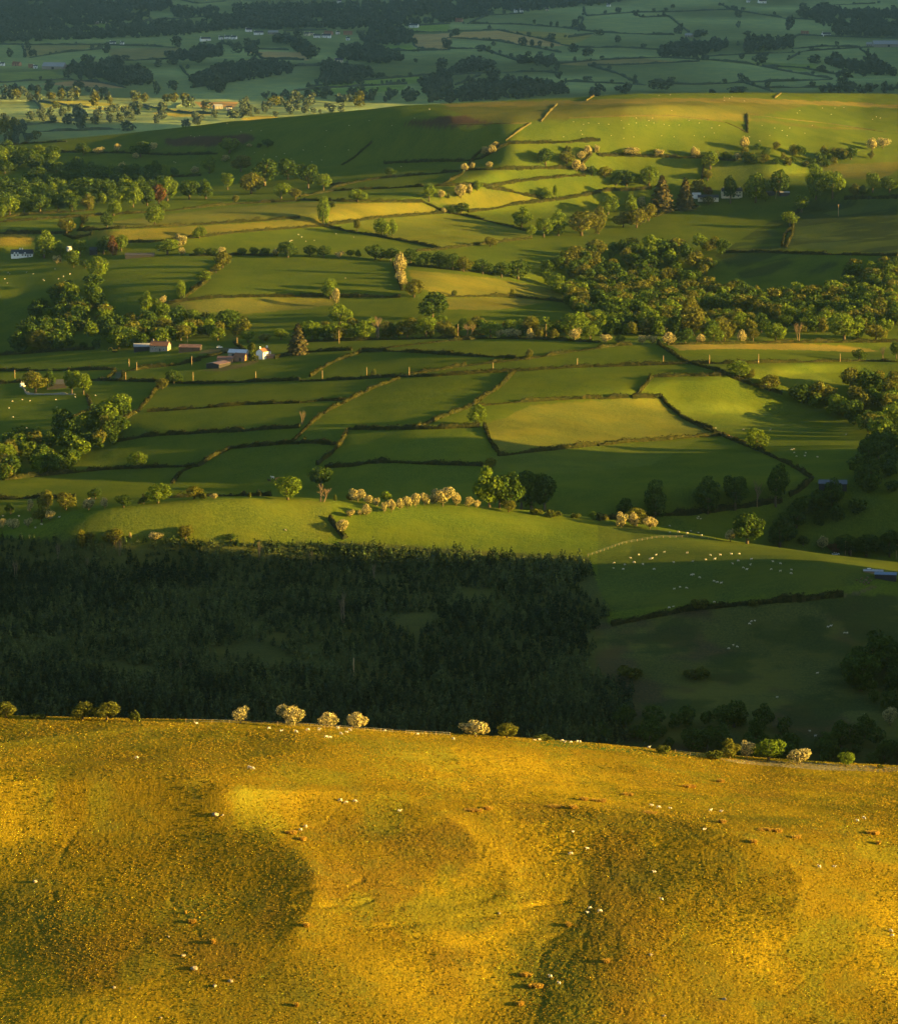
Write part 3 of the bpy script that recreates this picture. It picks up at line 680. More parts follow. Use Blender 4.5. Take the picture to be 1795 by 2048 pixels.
SHRUB = []
for i in range(4):
    rs = np.random.RandomState(340+i); lobes = [(rs.uniform(-1.6, 1.6), rs.uniform(-1.6, 1.6), rs.uniform(.5, 1.6), rs.uniform(.6, 1.1)) for _ in range(9)]
    zm = max(l[2]+l[3] for l in lobes); xm = max(math.hypot(l[0], l[1])+l[3] for l in lobes)
    lobes = [(l[0]*2/xm, l[1]*2/xm, l[2]*2.4/zm, l[3]*.5*(2/xm+2.4/zm)) for l in lobes]
    P, d = crown_points(lobes, 500, rs, .4); SHRUB.append((quadmesh('crown', leaves(P, d, .4, rs), LEAF['b']), trunk_mesh('stem', 80+i, lobes, M_BARK, .08, 7)))
SPRUCE = [quadmesh('crown', spruce_quads(i), M_SPRUCE) for i in (1, 2)]
_b = MB(); _b.tube([(0, 0, -.5), (0, 0, 5), (0, 0, 9.6)], [.3, .2, .04], 6); SPRUCE_TRUNK = _b.mesh('trunk', M_BARK, True)
SAPQ = [sapling_quads(i, wide=(1.0, .8, 1.25, .9)[i % 4]) for i in range(8)]
SAPM = [quadmesh('conifer', np.concatenate([sapling_quads(i+20, 200, .74, (1.0, .8, 1.25, .9)[i % 4]), leaves(np.array([[0, 0, z] for z in np.linspace(.2, 4.4, 10)]), np.array([[1., .3, 0]]*10), .5, np.random.RandomState(i))]), M_NEED) for i in range(6)]
M_BIRCH = mat('birch_bark', plain((.15, .12, .08), 3)); BARE = [bare_tree_mesh(i) for i in (3, 8)]

def place_tree(kind, X, Y, Z, w, h, label, group=None, i=None):
    rz = random.uniform(0, 6.28)
    if kind == 'h':
        i = random.randrange(len(HAW)); t = thing('hawthorn', label, 'hawthorn', (X, Y, Z), rz, (w/6, w/6, h/5), group)
        obj('trunk', HAW[i][2], t); obj('crown', HAW[i][0], t); obj('blossom', HAW[i][1], t)
    elif kind == 'b':
        i = random.randrange(len(SHRUB)); t = thing('shrub', label, 'shrub', (X, Y, Z), rz, (w/4, w/4, h/2.4), group)
        obj('stem', SHRUB[i][1], t); obj('crown', SHRUB[i][0], t)
    elif kind == 's':
        t = thing('spruce_tree', label, 'spruce', (X, Y, Z), rz, (w/5.2, w/5.2, h/10), group); obj('trunk', SPRUCE_TRUNK, t); obj('crown', random.choice(SPRUCE), t)
    elif kind == 'x':
        t = obj('bare_tree', random.choice(BARE)); t.location = (X, Y, Z); t.rotation_euler = (0, 0, rz); t.scale = (w/7, w/7, h/9.5); tag(t, label, 'bare tree', group)
    else:
        r = h/max(w, .1)
        if i is None: i = random.choice([1, 5]) if r > 1.25 else random.choice([2, 3]) if r < .85 else random.choice([0, 4, 3])
        t = thing('broadleaf_tree', label, 'tree', (X, Y, Z), rz, (w/8.6, w/8.6, h/10), group)
        obj('trunk', TRUNKS[i], t); obj('crown', CROWN[(kind, i)], t)
    return t
def scatter_quads(proto, X, Y, Z, w, h, pw, ph, rs):
    out = []
    for k in range(len(X)):
        q = proto[rs.randint(len(proto))]; a = rs.rand()*6.28; c, s = math.cos(a), math.sin(a)
        R = np.array([[c*w[k]/pw, s*w[k]/pw, 0], [-s*w[k]/pw, c*w[k]/pw, 0], [0, 0, h[k]/ph]])
        out.append(q@R+np.array([X[k], Y[k], Z[k]]))
    return np.concatenate(out)
def pxm(Y, Z=0): return F/(Y*cp-Z*sp_)          # photo pixels per metre
# ------------------------------------------------------------------ words
ORD = 'first second third fourth fifth sixth seventh eighth ninth tenth eleventh twelfth thirteenth fourteenth fifteenth sixteenth seventeenth eighteenth nineteenth twentieth'.split()
def ordinal(i):
    if i < 20: return ORD[i]
    tens = ['twenty', 'thirty', 'forty', 'fifty', 'sixty', 'seventy', 'eighty', 'ninety'][(i+1)//10-2]; u = (i+1) % 10
    return {'twenty': 'twentieth', 'thirty': 'thirtieth', 'forty': 'fortieth', 'fifty': 'fiftieth', 'sixty': 'sixtieth', 'seventy': 'seventieth', 'eighty': 'eightieth', 'ninety': 'ninetieth'}[tens] if u == 0 else tens+'-'+ORD[u-1]
ZONE = dict(A='near the hazy village', B='right of the hazy village', C='above the white cottage', D='below the sheep ridge', E='round the cream farmhouse', F='round the white farmhouse',
            G='below the tree belt', H='by the right poles', I='left of the knoll', J='behind the hawthorn knoll', K='beside the dark pasture', L='on the golden crest', M='on the right golden crest', R='on the shaded rough pasture')

# ------------------------------------------------------------------ hedges, walls and banks (traced along their foot)
HEDGES = {
'A': '0 178 420 180 600 185 700 190;120 230 250 210 410 195;440 245 620 238 780 230 860 225;0 330 120 322 280 318 400 330 500 350;720 265 740 295 770 310;250 130 330 95 440 90;760 350 900 330 1180 262 1280 255;1160 365 1280 352 1620 335;1220 348 1430 322 1700 300 1790 290;1490 195 1600 200 1650 205;1500 205 1790 200;1640 155 1650 185 1700 200;1130 125 1300 120;570 85 700 75 850 65 980 60;1630 105 1790 95;1620 130 1790 128;1110 45 1300 30;720 0 780 15 900 5;0 405 140 403 170 435;150 405 350 430 560 420 600 440;560 420 720 450 850 455;100 500 300 480 540 480;150 525 320 520 480 515;870 170 980 195 1150 200;1020 205 1040 235 1210 240;1100 265 1280 262;850 65 860 100;700 430 770 405;960 470 1010 462;90 180 105 225',
'B': '90 95 280 98 450 110 600 130 800 138 900 140;540 30 550 65 740 50 770 70 880 65 960 130;740 50 900 48 1080 40 1130 40;1080 15 1130 40 1350 75 1480 80;0 125 200 120 350 150 480 185;480 150 580 135;0 150 200 165 320 185 450 210;0 195 130 195 290 240;500 190 700 190 850 200;0 300 180 290 380 285 450 295;440 255 600 240 780 232 900 230;560 262 680 295 750 330;560 262 720 258 900 250 1000 245;890 232 1050 240 1200 255 1350 285 1530 315;1030 225 1200 215 1380 210;1350 240 1410 205 1640 190 1790 185;1640 195 1740 265;1250 262 1400 270 1560 300 1610 310;460 325 600 330 790 340;880 335 1000 338 1160 330 1530 318;1180 330 1290 365;1260 350 1560 348;1370 150 1400 140 1500 145 1790 155;1370 195 1500 185 1640 188;520 125 540 70;30 340 130 300;1540 20 1700 15;80 95 160 60 300 55;130 195 300 250 420 240',
'C': '0 35 200 20 400 10;0 90 250 80 420 75 780 80 1000 90 1300 82;0 465 200 445 400 435 560 420;0 492 200 478 480 460 700 445 880 435 1100 415 1400 385 1790 365;0 555 350 555 430 545;460 540 700 530 1000 520 1300 500 1500 488 1790 465;480 530 500 480 520 455;750 610 900 605 1100 590 1250 575 1400 555 1600 540 1790 525;640 245 900 230 1200 215;1140 900 1250 810 1330 720;1130 692 1400 688 1660 692;550 560 450 590 380 560',
'D': '250 150 320 110 430 10;500 140 700 128 980 125 1080 110;180 290 350 250 480 230 700 210 950 190;0 340 200 305 400 295 600 285 740 278 820 275 1000 270 1100 272;850 260 920 235 970 200 1050 90 1100 60;0 360 300 370 560 370 730 368;730 368 790 395 860 430 1040 465 1180 500 1350 545;0 525 130 515 300 490 480 465 640 455 850 435;130 515 300 550 480 580 700 620 850 655;690 665 850 655 1030 630 1200 610 1380 590;1000 430 1150 410 1270 385 1440 365 1600 345 1790 310;1110 285 1250 305 1450 350;1100 275 1200 265 1300 245 1450 230 1600 212 1700 210;960 182 1150 177 1400 167 1640 167;1640 165 1700 130 1740 80;1080 110 1250 20 1500 15 1790 0;640 748 870 772 1150 800;610 900 560 740;180 270 290 265',
'E': '0 90 150 90 350 100 600 105 820 125;0 300 150 300 320 290;620 240 640 110;750 672 1000 672 1200 682 1500 687 1790 692;1100 640 1115 560 1160 530;1120 645 1160 560 1165 470 1220 390;1470 350 1790 340;340 460 420 430 600 395',
'F': '0 450 150 440 350 425 560 415;0 545 300 542 600 538 690 535;760 545 900 525 1050 510 1200 480;0 620 140 610;530 600 750 605 950 610 1200 622 1500 610 1792 600;880 790 1100 775 1480 745 1792 735;640 895 820 790 900 700 960 630;520 690 550 770 380 840;1000 145 1100 125 1300 105 1560 97 1792 98;1080 120 1250 0;640 595 690 545;740 600 735 550;1200 470 1350 435;1400 375 1460 430 1510 470;1640 470 1790 430',
'G': '0 95 300 100 600 102;830 100 1100 98 1300 105 1500 125 1690 150;0 435 150 425 310 420;60 580 110 540 200 490 370 430;490 410 700 385 880 365 1050 355;490 425 700 435 1000 455 1290 468;620 570 800 545 950 520 1070 505 1330 475 1480 455 1620 430 1790 410;0 605 300 595 550 580 800 575 1100 555 1300 545 1600 525 1790 518;-40 960 40 880 150 790 280 725 430 650 590 590;700 885 850 820 1030 750 1110 690 1180 650 1280 550;1050 755 1250 735 1400 725 1600 712 1790 705;0 735 100 725 270 720;370 430 490 427;0 372 400 360 900 350 1100 352 1400 355 1790 375',
'H': '0 520 200 512 400 505 560 500;560 500 800 500 1000 495 1300 490 1600 485 1790 490;360 385 430 430 500 480 560 500 700 540 800 580 900 620 1100 680;330 580 500 575 760 570;220 690 280 640 310 590 330 580;0 710 180 700;200 702 380 700 410 745 500 820 620 880 690 895;0 410 100 395 200 388;430 385 800 380 1200 375 1790 370;0 325 300 322 480 325',
'I': '700 130 850 100 1050 85 1300 72 1460 65 1600 55 1790 45;1380 170 1500 160 1700 142 1790 140;1180 280 1280 215 1380 170;20 360 200 340 400 320 600 300 800 288 1000 280 1190 275;1030 380 1080 310 1150 280;0 475 200 468 450 465;850 470 1040 465 1200 455 1620 455',
'J': '0 135 100 138 210 148;100 270 170 215 240 145 280 65;290 55 450 58 650 55 850 52 1070 42;150 285 300 275 420 255 580 252 750 262 950 270 1090 275;1100 40 1130 120 1180 195;1180 215 1350 195 1550 175 1790 150;180 595 230 660 270 710',
'K': '0 155 150 135 350 125 560 105 730 95;500 -15 620 45 730 90 850 140 1000 200 1150 270 1280 350;1280 350 1230 400 1140 450;0 600 200 575 500 560 700 540 900 510 1100 480',
'M': '650 300 800 270 950 240 1200 215 1400 200 1570 180'}
def resample(pts, ds, ymin=1000):
    """ground points about ds metres apart along a traced line"""
    p = np.array(pts); d = np.concatenate([[0], np.cumsum(np.hypot(*np.diff(p, axis=0).T))]); n = max(6, int(d[-1]/1.2))
    s = np.linspace(0, d[-1], n); x = np.interp(s, d, p[:, 0]); y = np.interp(s, d, p[:, 1])
    if len(p) > 2:
        k = 9; w = np.ones(k)/k
        if n > 3*k:
            for a in (x, y): a[k//2:-(k//2)] = np.convolve(a, w, 'valid')
    X, Y, Z = cast(x, y, ymin)
    keep = np.ones(n, bool)
    for i in range(1, n):                       # drop samples that jumped over a crest
        if abs(Y[i]-Y[i-1]) > 90: keep[i] = False
    X, Y = X[keep], Y[keep]
    L = np.concatenate([[0], np.cumsum(np.hypot(np.diff(X), np.diff(Y)))]); m = max(3, int(L[-1]/ds)); q = np.linspace(0, L[-1], m)
    return np.interp(q, L, X), np.interp(q, L, Y)
def hedge_mesh(X, Y, w, h, rs, dens, size, far):
    n = len(X); Z = ground_z(X, Y); T = np.stack([np.gradient(X), np.gradient(Y)], 1); T /= np.linalg.norm(T, axis=1)[:, None]+1e-9
    Nn = np.stack([-T[:, 1], T[:, 0]], 1); s = rs.randint(1000)
    k = np.arange(n)*(1.0)
    hh = h*np.maximum(.4, 1+.4*vn(k*.3, k*0, s)+.35*vn(k*.85, k*0+9, s)+.7*np.maximum(0, vn(k*.21, k*0+3, s)-.45)); ww = w*(1+.3*vn(k*.4, k*0+5, s))
    gap = vn(k*.13, k*0+33, s) > .62
    hh = np.where(gap, hh*.45, hh)
    prof = [(-.55, -.25), (-.5, .5), (-.25, .92), (.25, .92), (.5, .5), (.55, -.25)]
    V = np.zeros((n, 6, 3))
    for i, (a, b) in enumerate(prof):
        o = a*ww*.82*(1+.18*rs.normal(size=n)); V[:, i, 0] = X+Nn[:, 0]*o; V[:, i, 1] = Y+Nn[:, 1]*o
        V[:, i, 2] = ground_z(V[:, i, 0], V[:, i, 1])*(1 if b < 0 else 0)+(Z+0)*(0 if b < 0 else 1)+b*hh*.85*(1+.12*rs.normal(size=n))
    a = V[:-1]; b = V[1:]
    Q = [np.stack([a[:, i], b[:, i], b[:, i+1], a[:, i+1]], 1) for i in range(5)]
    for e in (V[0], V[-1]): Q.append(np.array([[e[0], e[1], e[4], e[5]], [e[1], e[2], e[3], e[4]]]))
    Q = np.concatenate(Q)
    m = int(n*dens); kk = rs.randint(0, n-1, m); f = rs.rand(m); w_ = rs.uniform(-.15, PI+.15, m)
    cx = X[kk]*(1-f)+X[kk+1]*f; cyy = Y[kk]*(1-f)+Y[kk+1]*f; cz = Z[kk]*(1-f)+Z[kk+1]*f
    ro = np.cos(w_)*ww[kk]*.52; P = np.stack([cx+Nn[kk, 0]*ro, cyy+Nn[kk, 1]*ro, cz+(.08+.92*np.abs(np.sin(w_)))*hh[kk]], 1)
    d = np.stack([Nn[kk, 0]*np.cos(w_), Nn[kk, 1]*np.cos(w_), np.sin(w_)], 1)
    return np.concatenate([Q, leaves(P, d, size, rs, .5)])
hr = np.random.RandomState(5)
hlist = {}
for r, s in HEDGES.items():
    hlist[r] = sorted((reg(r, pairs(q)) for q in s.split(';')), key=lambda p: -sum(b for a, b in p)/len(p))
HH = {(r, i): None for r in hlist for i in range(len(hlist[r]))}
for r, L in hlist.items():
    for i, pts in enumerate(L):
        far = r in 'AB' and min(p[1] for p in pts) < 300 and not (r == 'B' and min(p[1] for p in pts) > 200)
        try: X, Y = resample(pts, 7.0 if far else 2.2, 4200 if far else 1380)
        except Exception: continue
        w, h = (3.6, 3.4) if far else (2.5, 2.3)
        if r == 'M': h = 2.6
        Q = hedge_mesh(X, Y, w, h, hr, 4 if far else 20, 1.5 if far else .75, far)
        if len(Q) < 6: continue
        c = Vector((float(X.mean()), float(Y.mean()), float(ground_z(X, Y).mean()))); Q = Q-np.array(c)
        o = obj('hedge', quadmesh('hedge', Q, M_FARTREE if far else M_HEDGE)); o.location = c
        flat = abs(pts[-1][1]-pts[0][1]) < .22*abs(pts[-1][0]-pts[0][0])
        dn = 'level' if flat else 'slanting'
        tag(o, f"{'hazy' if far else 'low'} {dn} field hedge, {ordinal(i)} from the near side {ZONE.get(r, 'x')}" if r != 'M' else 'dark hedge along the foot of the shaded sheep pasture', 'hedge', 'field hedges' if not far else 'distant field hedges')
# golden stone field walls climbing the sheep ridge
for q, lab in (('370 485 400 450 435 415', 'golden sunlit stone wall climbing the sheep ridge near its crest'), ('230 560 270 530 330 490', 'golden stone wall running up to the grass of the sheep ridge'), ('550 402 580 384', 'short stone wall standing up on the ridge skyline'),
               ('1300 392 1325 372', 'short lit stone wall at the far end of the ridge skyline'), ('480 470 700 460 900 460 1100 485 1160 510 1190 530', 'long stone wall curving across the sheep ridge to the hawthorns'), ('1200 455 1350 475 1500 490 1730 525', 'long stone wall sloping down right over the bright ridge grass'),
               ('1190 455 1192 530', 'upright stone wall with bushes between the two ridge pastures'), ('0 495 200 492 330 490', 'stone wall along the foot of the brown heather')):
    X, Y = resample(reg('B', pairs(q)), 2.0, 3000); lw = 'long' in lab; bush = 'bushes' in lab; Q = hedge_mesh(X, Y, 1.6 if lw else 2.2 if bush else 1.6, .6 if lw else 1.6 if bush else 1.4, hr, 18 if bush else 6, .7 if bush else .4, False); c = np.array([X.mean(), Y.mean(), ground_z(X, Y).mean()])
    o = obj('field_wall', quadmesh('field_wall', Q-c, M_HEDGE if bush else M_BANK)); o.location = c; tag(o, lab, 'stone wall', 'stone walls of the sheep ridge')

# ------------------------------------------------------------------ trees traced one by one: x, foot, height, width, kind
TREES = {
'C': '235 75 45 70 g;130 75 25 45 b;500 92 70 90 d;590 85 40 80 h;700 70 45 45 h;840 102 90 110 d;920 62 45 55 h;310 112 75 90 d;200 172 110 110 d;100 165 60 90 d;30 200 70 90 d;340 195 60 100 g;210 255 90 130 d;120 345 110 150 d;370 265 80 110 d;30 305 60 90 d;480 250 70 90 d;590 262 80 110 d;730 180 45 60 h;815 112 35 45 h;590 285 45 45 h;690 232 60 80 d;760 228 60 80 d;855 228 40 70 h;945 218 70 60 d;1040 212 45 50 d;1160 205 45 60 h;1250 198 95 95 g;1345 132 40 55 h;1370 80 90 110 g;1440 190 95 110 o;1490 42 20 40 h;1600 42 45 70 d;1545 47 25 40 b;1580 275 150 160 d;1500 322 120 140 o;1360 298 95 80 g;1720 235 115 130 d;1680 352 90 105 g;1765 352 60 90 o;500 360 130 160 d;610 368 130 100 d;60 445 105 110 g;145 432 90 80 g;240 432 100 120 d;350 425 100 100 d;430 425 100 100 d;530 418 90 90 o;15 462 70 50 g;700 405 100 90 g;795 402 140 105 g;680 452 95 100 g;1000 365 140 120 g;950 382 110 90 r;980 417 50 60 g;1130 355 110 120 d;1230 352 110 110 d;880 392 120 100 d;640 525 90 70 d;925 512 115 105 g;400 565 90 90 o;505 502 50 40 o;1410 382 50 45 o;265 705 155 145 g;360 695 90 65 g;430 735 75 80 g;480 692 90 80 g;620 682 100 100 d;675 692 110 60 r;725 662 90 80 g;1000 685 90 120 g;1085 642 75 80 h;1190 587 65 85 g;1085 690 45 50 h;340 742 50 60 h;440 760 60 90 d;510 765 50 80 d;585 835 130 125 g;1330 765 95 95 o;1290 795 50 60 o;1215 855 70 80 g;1240 825 45 60 o;1080 905 55 60 g;440 900 40 70 g;1190 692 48 70 d;1260 690 45 70 d;1330 690 48 60 h;1450 690 45 70 d;1520 690 48 60 d;1580 690 45 60 d;1650 690 40 50 h;1720 702 90 130 d',
'D': '50 292 140 120 d;140 302 95 90 g;345 372 75 110 g;540 217 50 65 d;770 367 100 75 g;843 352 50 45 h;885 352 35 20 b;960 347 80 80 h;1015 327 60 40 h;1058 302 60 60 g;960 442 65 90 d;900 442 40 60 d;860 437 30 40 h;140 502 150 85 g;195 405 35 50 b;340 545 70 50 o;490 577 105 100 g;550 572 90 60 g;1135 637 55 110 o;1320 522 115 120 g;1470 357 70 70 g;1520 352 80 30 g;1380 587 75 60 g;1455 582 110 90 g;1540 572 145 110 g;1680 572 140 170 o;1780 562 150 90 o;450 717 85 110 d;540 722 75 90 d;480 717 40 60 h;235 707 40 55 h;140 702 70 80 d;60 692 60 80 d;300 697 40 50 d;350 702 45 40 d;600 800 120 80 h;600 832 40 70 h;180 892 60 80 g;1465 152 95 100 d;1590 142 70 90 o;1600 77 45 40 b;1715 92 55 55 h;1680 122 55 60 h;1650 190 70 60 h;1690 192 50 50 h;1770 82 50 40 h;1140 82 50 60 h;1100 92 50 50 h;1165 47 35 45 h;985 187 45 55 h;1030 177 40 40 h;1130 167 35 50 h;1740 212 55 60 d;660 735 80 90 d;740 758 80 110 d;830 763 90 100 d;910 777 95 90 d;975 787 85 100 o;1090 802 85 110 d;1200 822 90 110 d;1300 832 110 140 d',
'E': '205 92 45 120 h;365 97 40 70 h;570 102 60 40 h;595 102 50 40 h;710 112 40 30 h;770 122 50 60 d;833 122 40 45 h;870 52 70 60 h;670 172 100 100 g;655 242 60 60 o;40 222 60 80 o;170 272 85 100 d;110 272 50 80 d;305 272 110 110 g;380 422 190 140 s;520 412 170 110 s;595 332 90 80 o;655 342 60 50 r;660 387 50 70 o;790 378 155 85 d;940 372 165 120 g;1000 365 50 40 g;1080 332 145 110 d;1300 352 190 120 g;1400 345 150 120 g;1215 432 95 100 g;1145 512 80 90 g;1640 312 110 80 g;1740 312 90 100 d;1530 335 70 70 o;1580 332 60 60 d;1510 117 75 80 d;1640 62 70 70 h;1700 50 60 90 h;1630 112 45 40 o;60 445 100 120 g;200 435 100 90 g;260 412 70 50 h;150 522 90 110 o;230 525 110 120 o;300 485 100 100 o',
'F': '870 195 120 90 g;940 162 50 50 g;975 147 50 55 h;1080 112 100 65 g;240 392 85 120 o;380 412 60 120 g;500 412 40 110 d;710 412 110 130 g;790 392 75 65 g;850 402 70 90 d;1000 335 100 120 o;1150 335 100 110 o;1080 362 90 110 o;1300 362 70 140 g;1400 315 60 130 g;1480 372 70 90 g;1580 372 50 100 o;1680 355 60 90 g;1510 427 50 60 b;1520 487 45 55 b;215 672 120 130 o;300 652 110 70 d;430 682 135 100 g;500 684 120 90 g;690 812 120 200 g;1040 622 80 95 d;970 652 60 80 o;1780 442 165 120 s',
'G': '180 112 110 90 g;215 155 100 50 h;215 202 50 60 d;240 272 120 130 g;610 42 90 70 h;680 102 100 110 o;790 232 150 170 d;830 267 60 60 d;920 97 35 35 b;1262 97 40 30 b;75 360 110 110 g;150 362 80 90 d;230 364 80 90 o;390 358 110 110 g;468 352 130 95 x;545 347 80 70 d;640 347 100 120 o;750 345 115 110 g;860 347 95 100 o;915 342 60 60 o;1000 342 70 90 x;1080 342 60 60 o;1135 347 95 140 g;1190 350 50 50 h;1245 350 55 60 h;1292 350 55 60 h;1375 332 110 110 o;1370 357 65 50 h;1430 352 70 80 o;1510 352 60 60 o;1640 347 145 150 g;1640 367 75 80 h;1730 362 90 90 g;1770 272 90 100 g;1370 477 60 50 o;435 582 48 40 b;1053 867 115 110 g;10 862 75 50 x',
'H': '840 582 95 130 g;900 607 70 70 o;1020 662 90 190 o;1190 712 70 150 d;1320 722 70 100 d;150 317 110 90 d;310 322 145 140 g;460 332 145 100 d;570 332 155 140 o;690 372 95 110 g;755 372 110 80 o;860 377 75 60 h;925 367 70 70 o;1060 372 110 130 g;1200 362 100 70 x;1470 362 150 180 g;1550 352 130 100 g;1660 362 90 120 o;975 312 110 90 d;1110 302 90 100 d;390 322 40 50 h;1560 482 65 80 d;1700 472 70 60 x;1780 472 100 70 d;50 372 45 70 h;130 377 45 90 d;265 382 50 60 h;325 382 50 60 h;420 387 70 90 h;520 382 90 100 d;610 377 50 60 h',
'I': '275 545 120 90 o;395 537 100 115 o;250 610 90 100 o;300 602 60 60 h;170 642 55 50 h;80 652 60 85 h;15 652 60 50 h;530 540 70 80 h;625 527 60 50 h;65 562 65 60 d;180 557 80 40 h;570 472 60 100 d;740 522 70 120 d;860 502 45 50 d;945 497 110 170 g;1160 472 75 120 o;1215 472 35 50 b;1280 472 30 50 h;1490 468 35 25 b;835 507 25 35 b;820 287 95 110 g;1720 477 130 165 g;1380 722 40 60 d;490 762 100 60 o;540 722 50 60 o;680 742 90 130 o;780 712 40 20 h;930 722 50 90 h;1110 722 90 80 o',
'J': '120 402 120 130 d;125 487 95 130 x;210 487 45 20 b;345 487 70 105 h;300 482 40 60 o;410 502 50 60 h;455 522 55 40 h;515 492 65 65 g;500 557 65 40 h;545 552 75 55 h;595 537 65 55 h;640 527 70 60 h;690 520 80 65 h;745 512 75 65 h;790 507 60 40 h;850 515 110 140 h;930 515 75 65 h;1005 522 60 60 h;1055 525 45 50 h;300 582 45 55 h;355 572 35 30 h;395 572 65 65 h;255 672 75 85 h;1135 292 65 70 o;1130 522 230 170 g;1190 528 190 150 d;1250 532 205 170 d;1320 535 200 170 d;1380 537 220 190 d;1460 537 200 160 d;1245 550 65 130 o;1410 565 40 90 b;1515 580 40 110 b;1640 585 25 80 b;1750 595 45 50 g',
'K': '155 567 95 95 d;340 582 205 145 d;655 552 200 175 d;820 532 190 140 d;1060 512 235 140 d;950 517 150 80 x;140 642 85 80 h;215 642 85 70 h;230 632 100 130 o;310 652 70 90 h;945 180 125 130 g;890 740 180 190 d;1085 755 190 180 d;790 728 70 80 h;1335 772 75 80 h;1225 745 50 70 d;1410 797 55 80 r;1500 802 110 150 d;1600 812 120 160 d;1740 815 150 120 d',
'L': '25 667 62 100 o;150 673 20 75 b;330 676 66 92 o;425 678 70 95 o;538 684 42 45 b;958 692 64 75 h;1160 704 82 108 h;1303 707 56 88 h;1425 711 62 92 h',
'M': '110 744 62 132 h;235 750 60 82 o;375 757 18 85 b;865 812 32 72 b;1050 830 28 92 b;1122 830 76 76 o;1190 834 72 62 h;1275 840 86 132 g;1402 851 57 107 h;1585 859 50 88 g;1720 867 10 32 b',
'R': '720 515 50 110 b;985 512 48 110 b;1690 440 50 70 h;1640 560 150 160 d;1750 480 130 130 d;1760 700 70 60 h;1000 240 45 80 b;1215 224 28 40 b;1510 192 20 30 b'}
ADJ = dict(g='yellow-green', d='dark green', o='bronze', r='copper red', h='white-flowered', b='low green', s='brown', x='bare pale')
NOUN = dict(g='tree', d='tree', o='tree', r='tree', h='hawthorn', b='shrub', s='spruce', x='tree')
GRP = dict(h='hawthorns in blossom', b='shrubs along banks and crests', s='spruces by the farms', x='leafless trees')
rows = []
for r, s in TREES.items():
    for q in s.split(';'):
        a = q.split(); x, y, hh, ww = map(float, a[:4]); k = a[4]; (x, y), = reg(r, [(x, y)]); sc = REG[r][2]
        rows.append([r, x, y, hh*sc, ww*sc, k])
bypos = {}
for w in rows: bypos.setdefault((w[0], w[5]), []).append(w)
for (r, k), L in bypos.items():
    L.sort(key=lambda w: w[1])
    ymin = 640 if r in 'LM' else 1200 if r == 'R' else 1500
    for i, w in enumerate(L):
        (X,), (Y,), (Z,) = cast([w[1]], [w[2]], ymin)
        if r in 'LM' and Y > 950:                     # foot hidden just behind the crest
            for dy in range(1, 30):
                (X,), (Y,), (Z,) = cast([w[1]], [w[2]+dy], ymin)
                if Y < 950: break
            Y += 4; X *= 1.004; Z = float(ground_z([X], [Y])[0])
        m = pxm(Y, Z); h = w[3]/m*1.1; wd = w[4]/m*(1.04 if k in 'hb' else 1.22)
        if k not in 'hbx': wd = min(max(wd, h*.45), h*1.5)
        size = 'tall' if h > 13 else 'small' if h < 6.5 and k not in 'hb' else 'spreading' if wd > h*1.15 else 'narrow' if wd < h*.6 else 'rounded'
        lab = f"{size} {ADJ[k]} {NOUN[k]}, {ordinal(i)} such from the left {ZONE[r]}" if len(L) > 1 else f"{size} {ADJ[k]} {NOUN[k]}, the only such {ZONE[r]}"
        if len(re.findall(r"[A-Za-z0-9']+", lab)) > 16: lab = lab.split(' ', 1)[1]
        place_tree(k, X, Y, Z, wd, h, lab, GRP.get(k, 'broadleaf trees of the valley'))

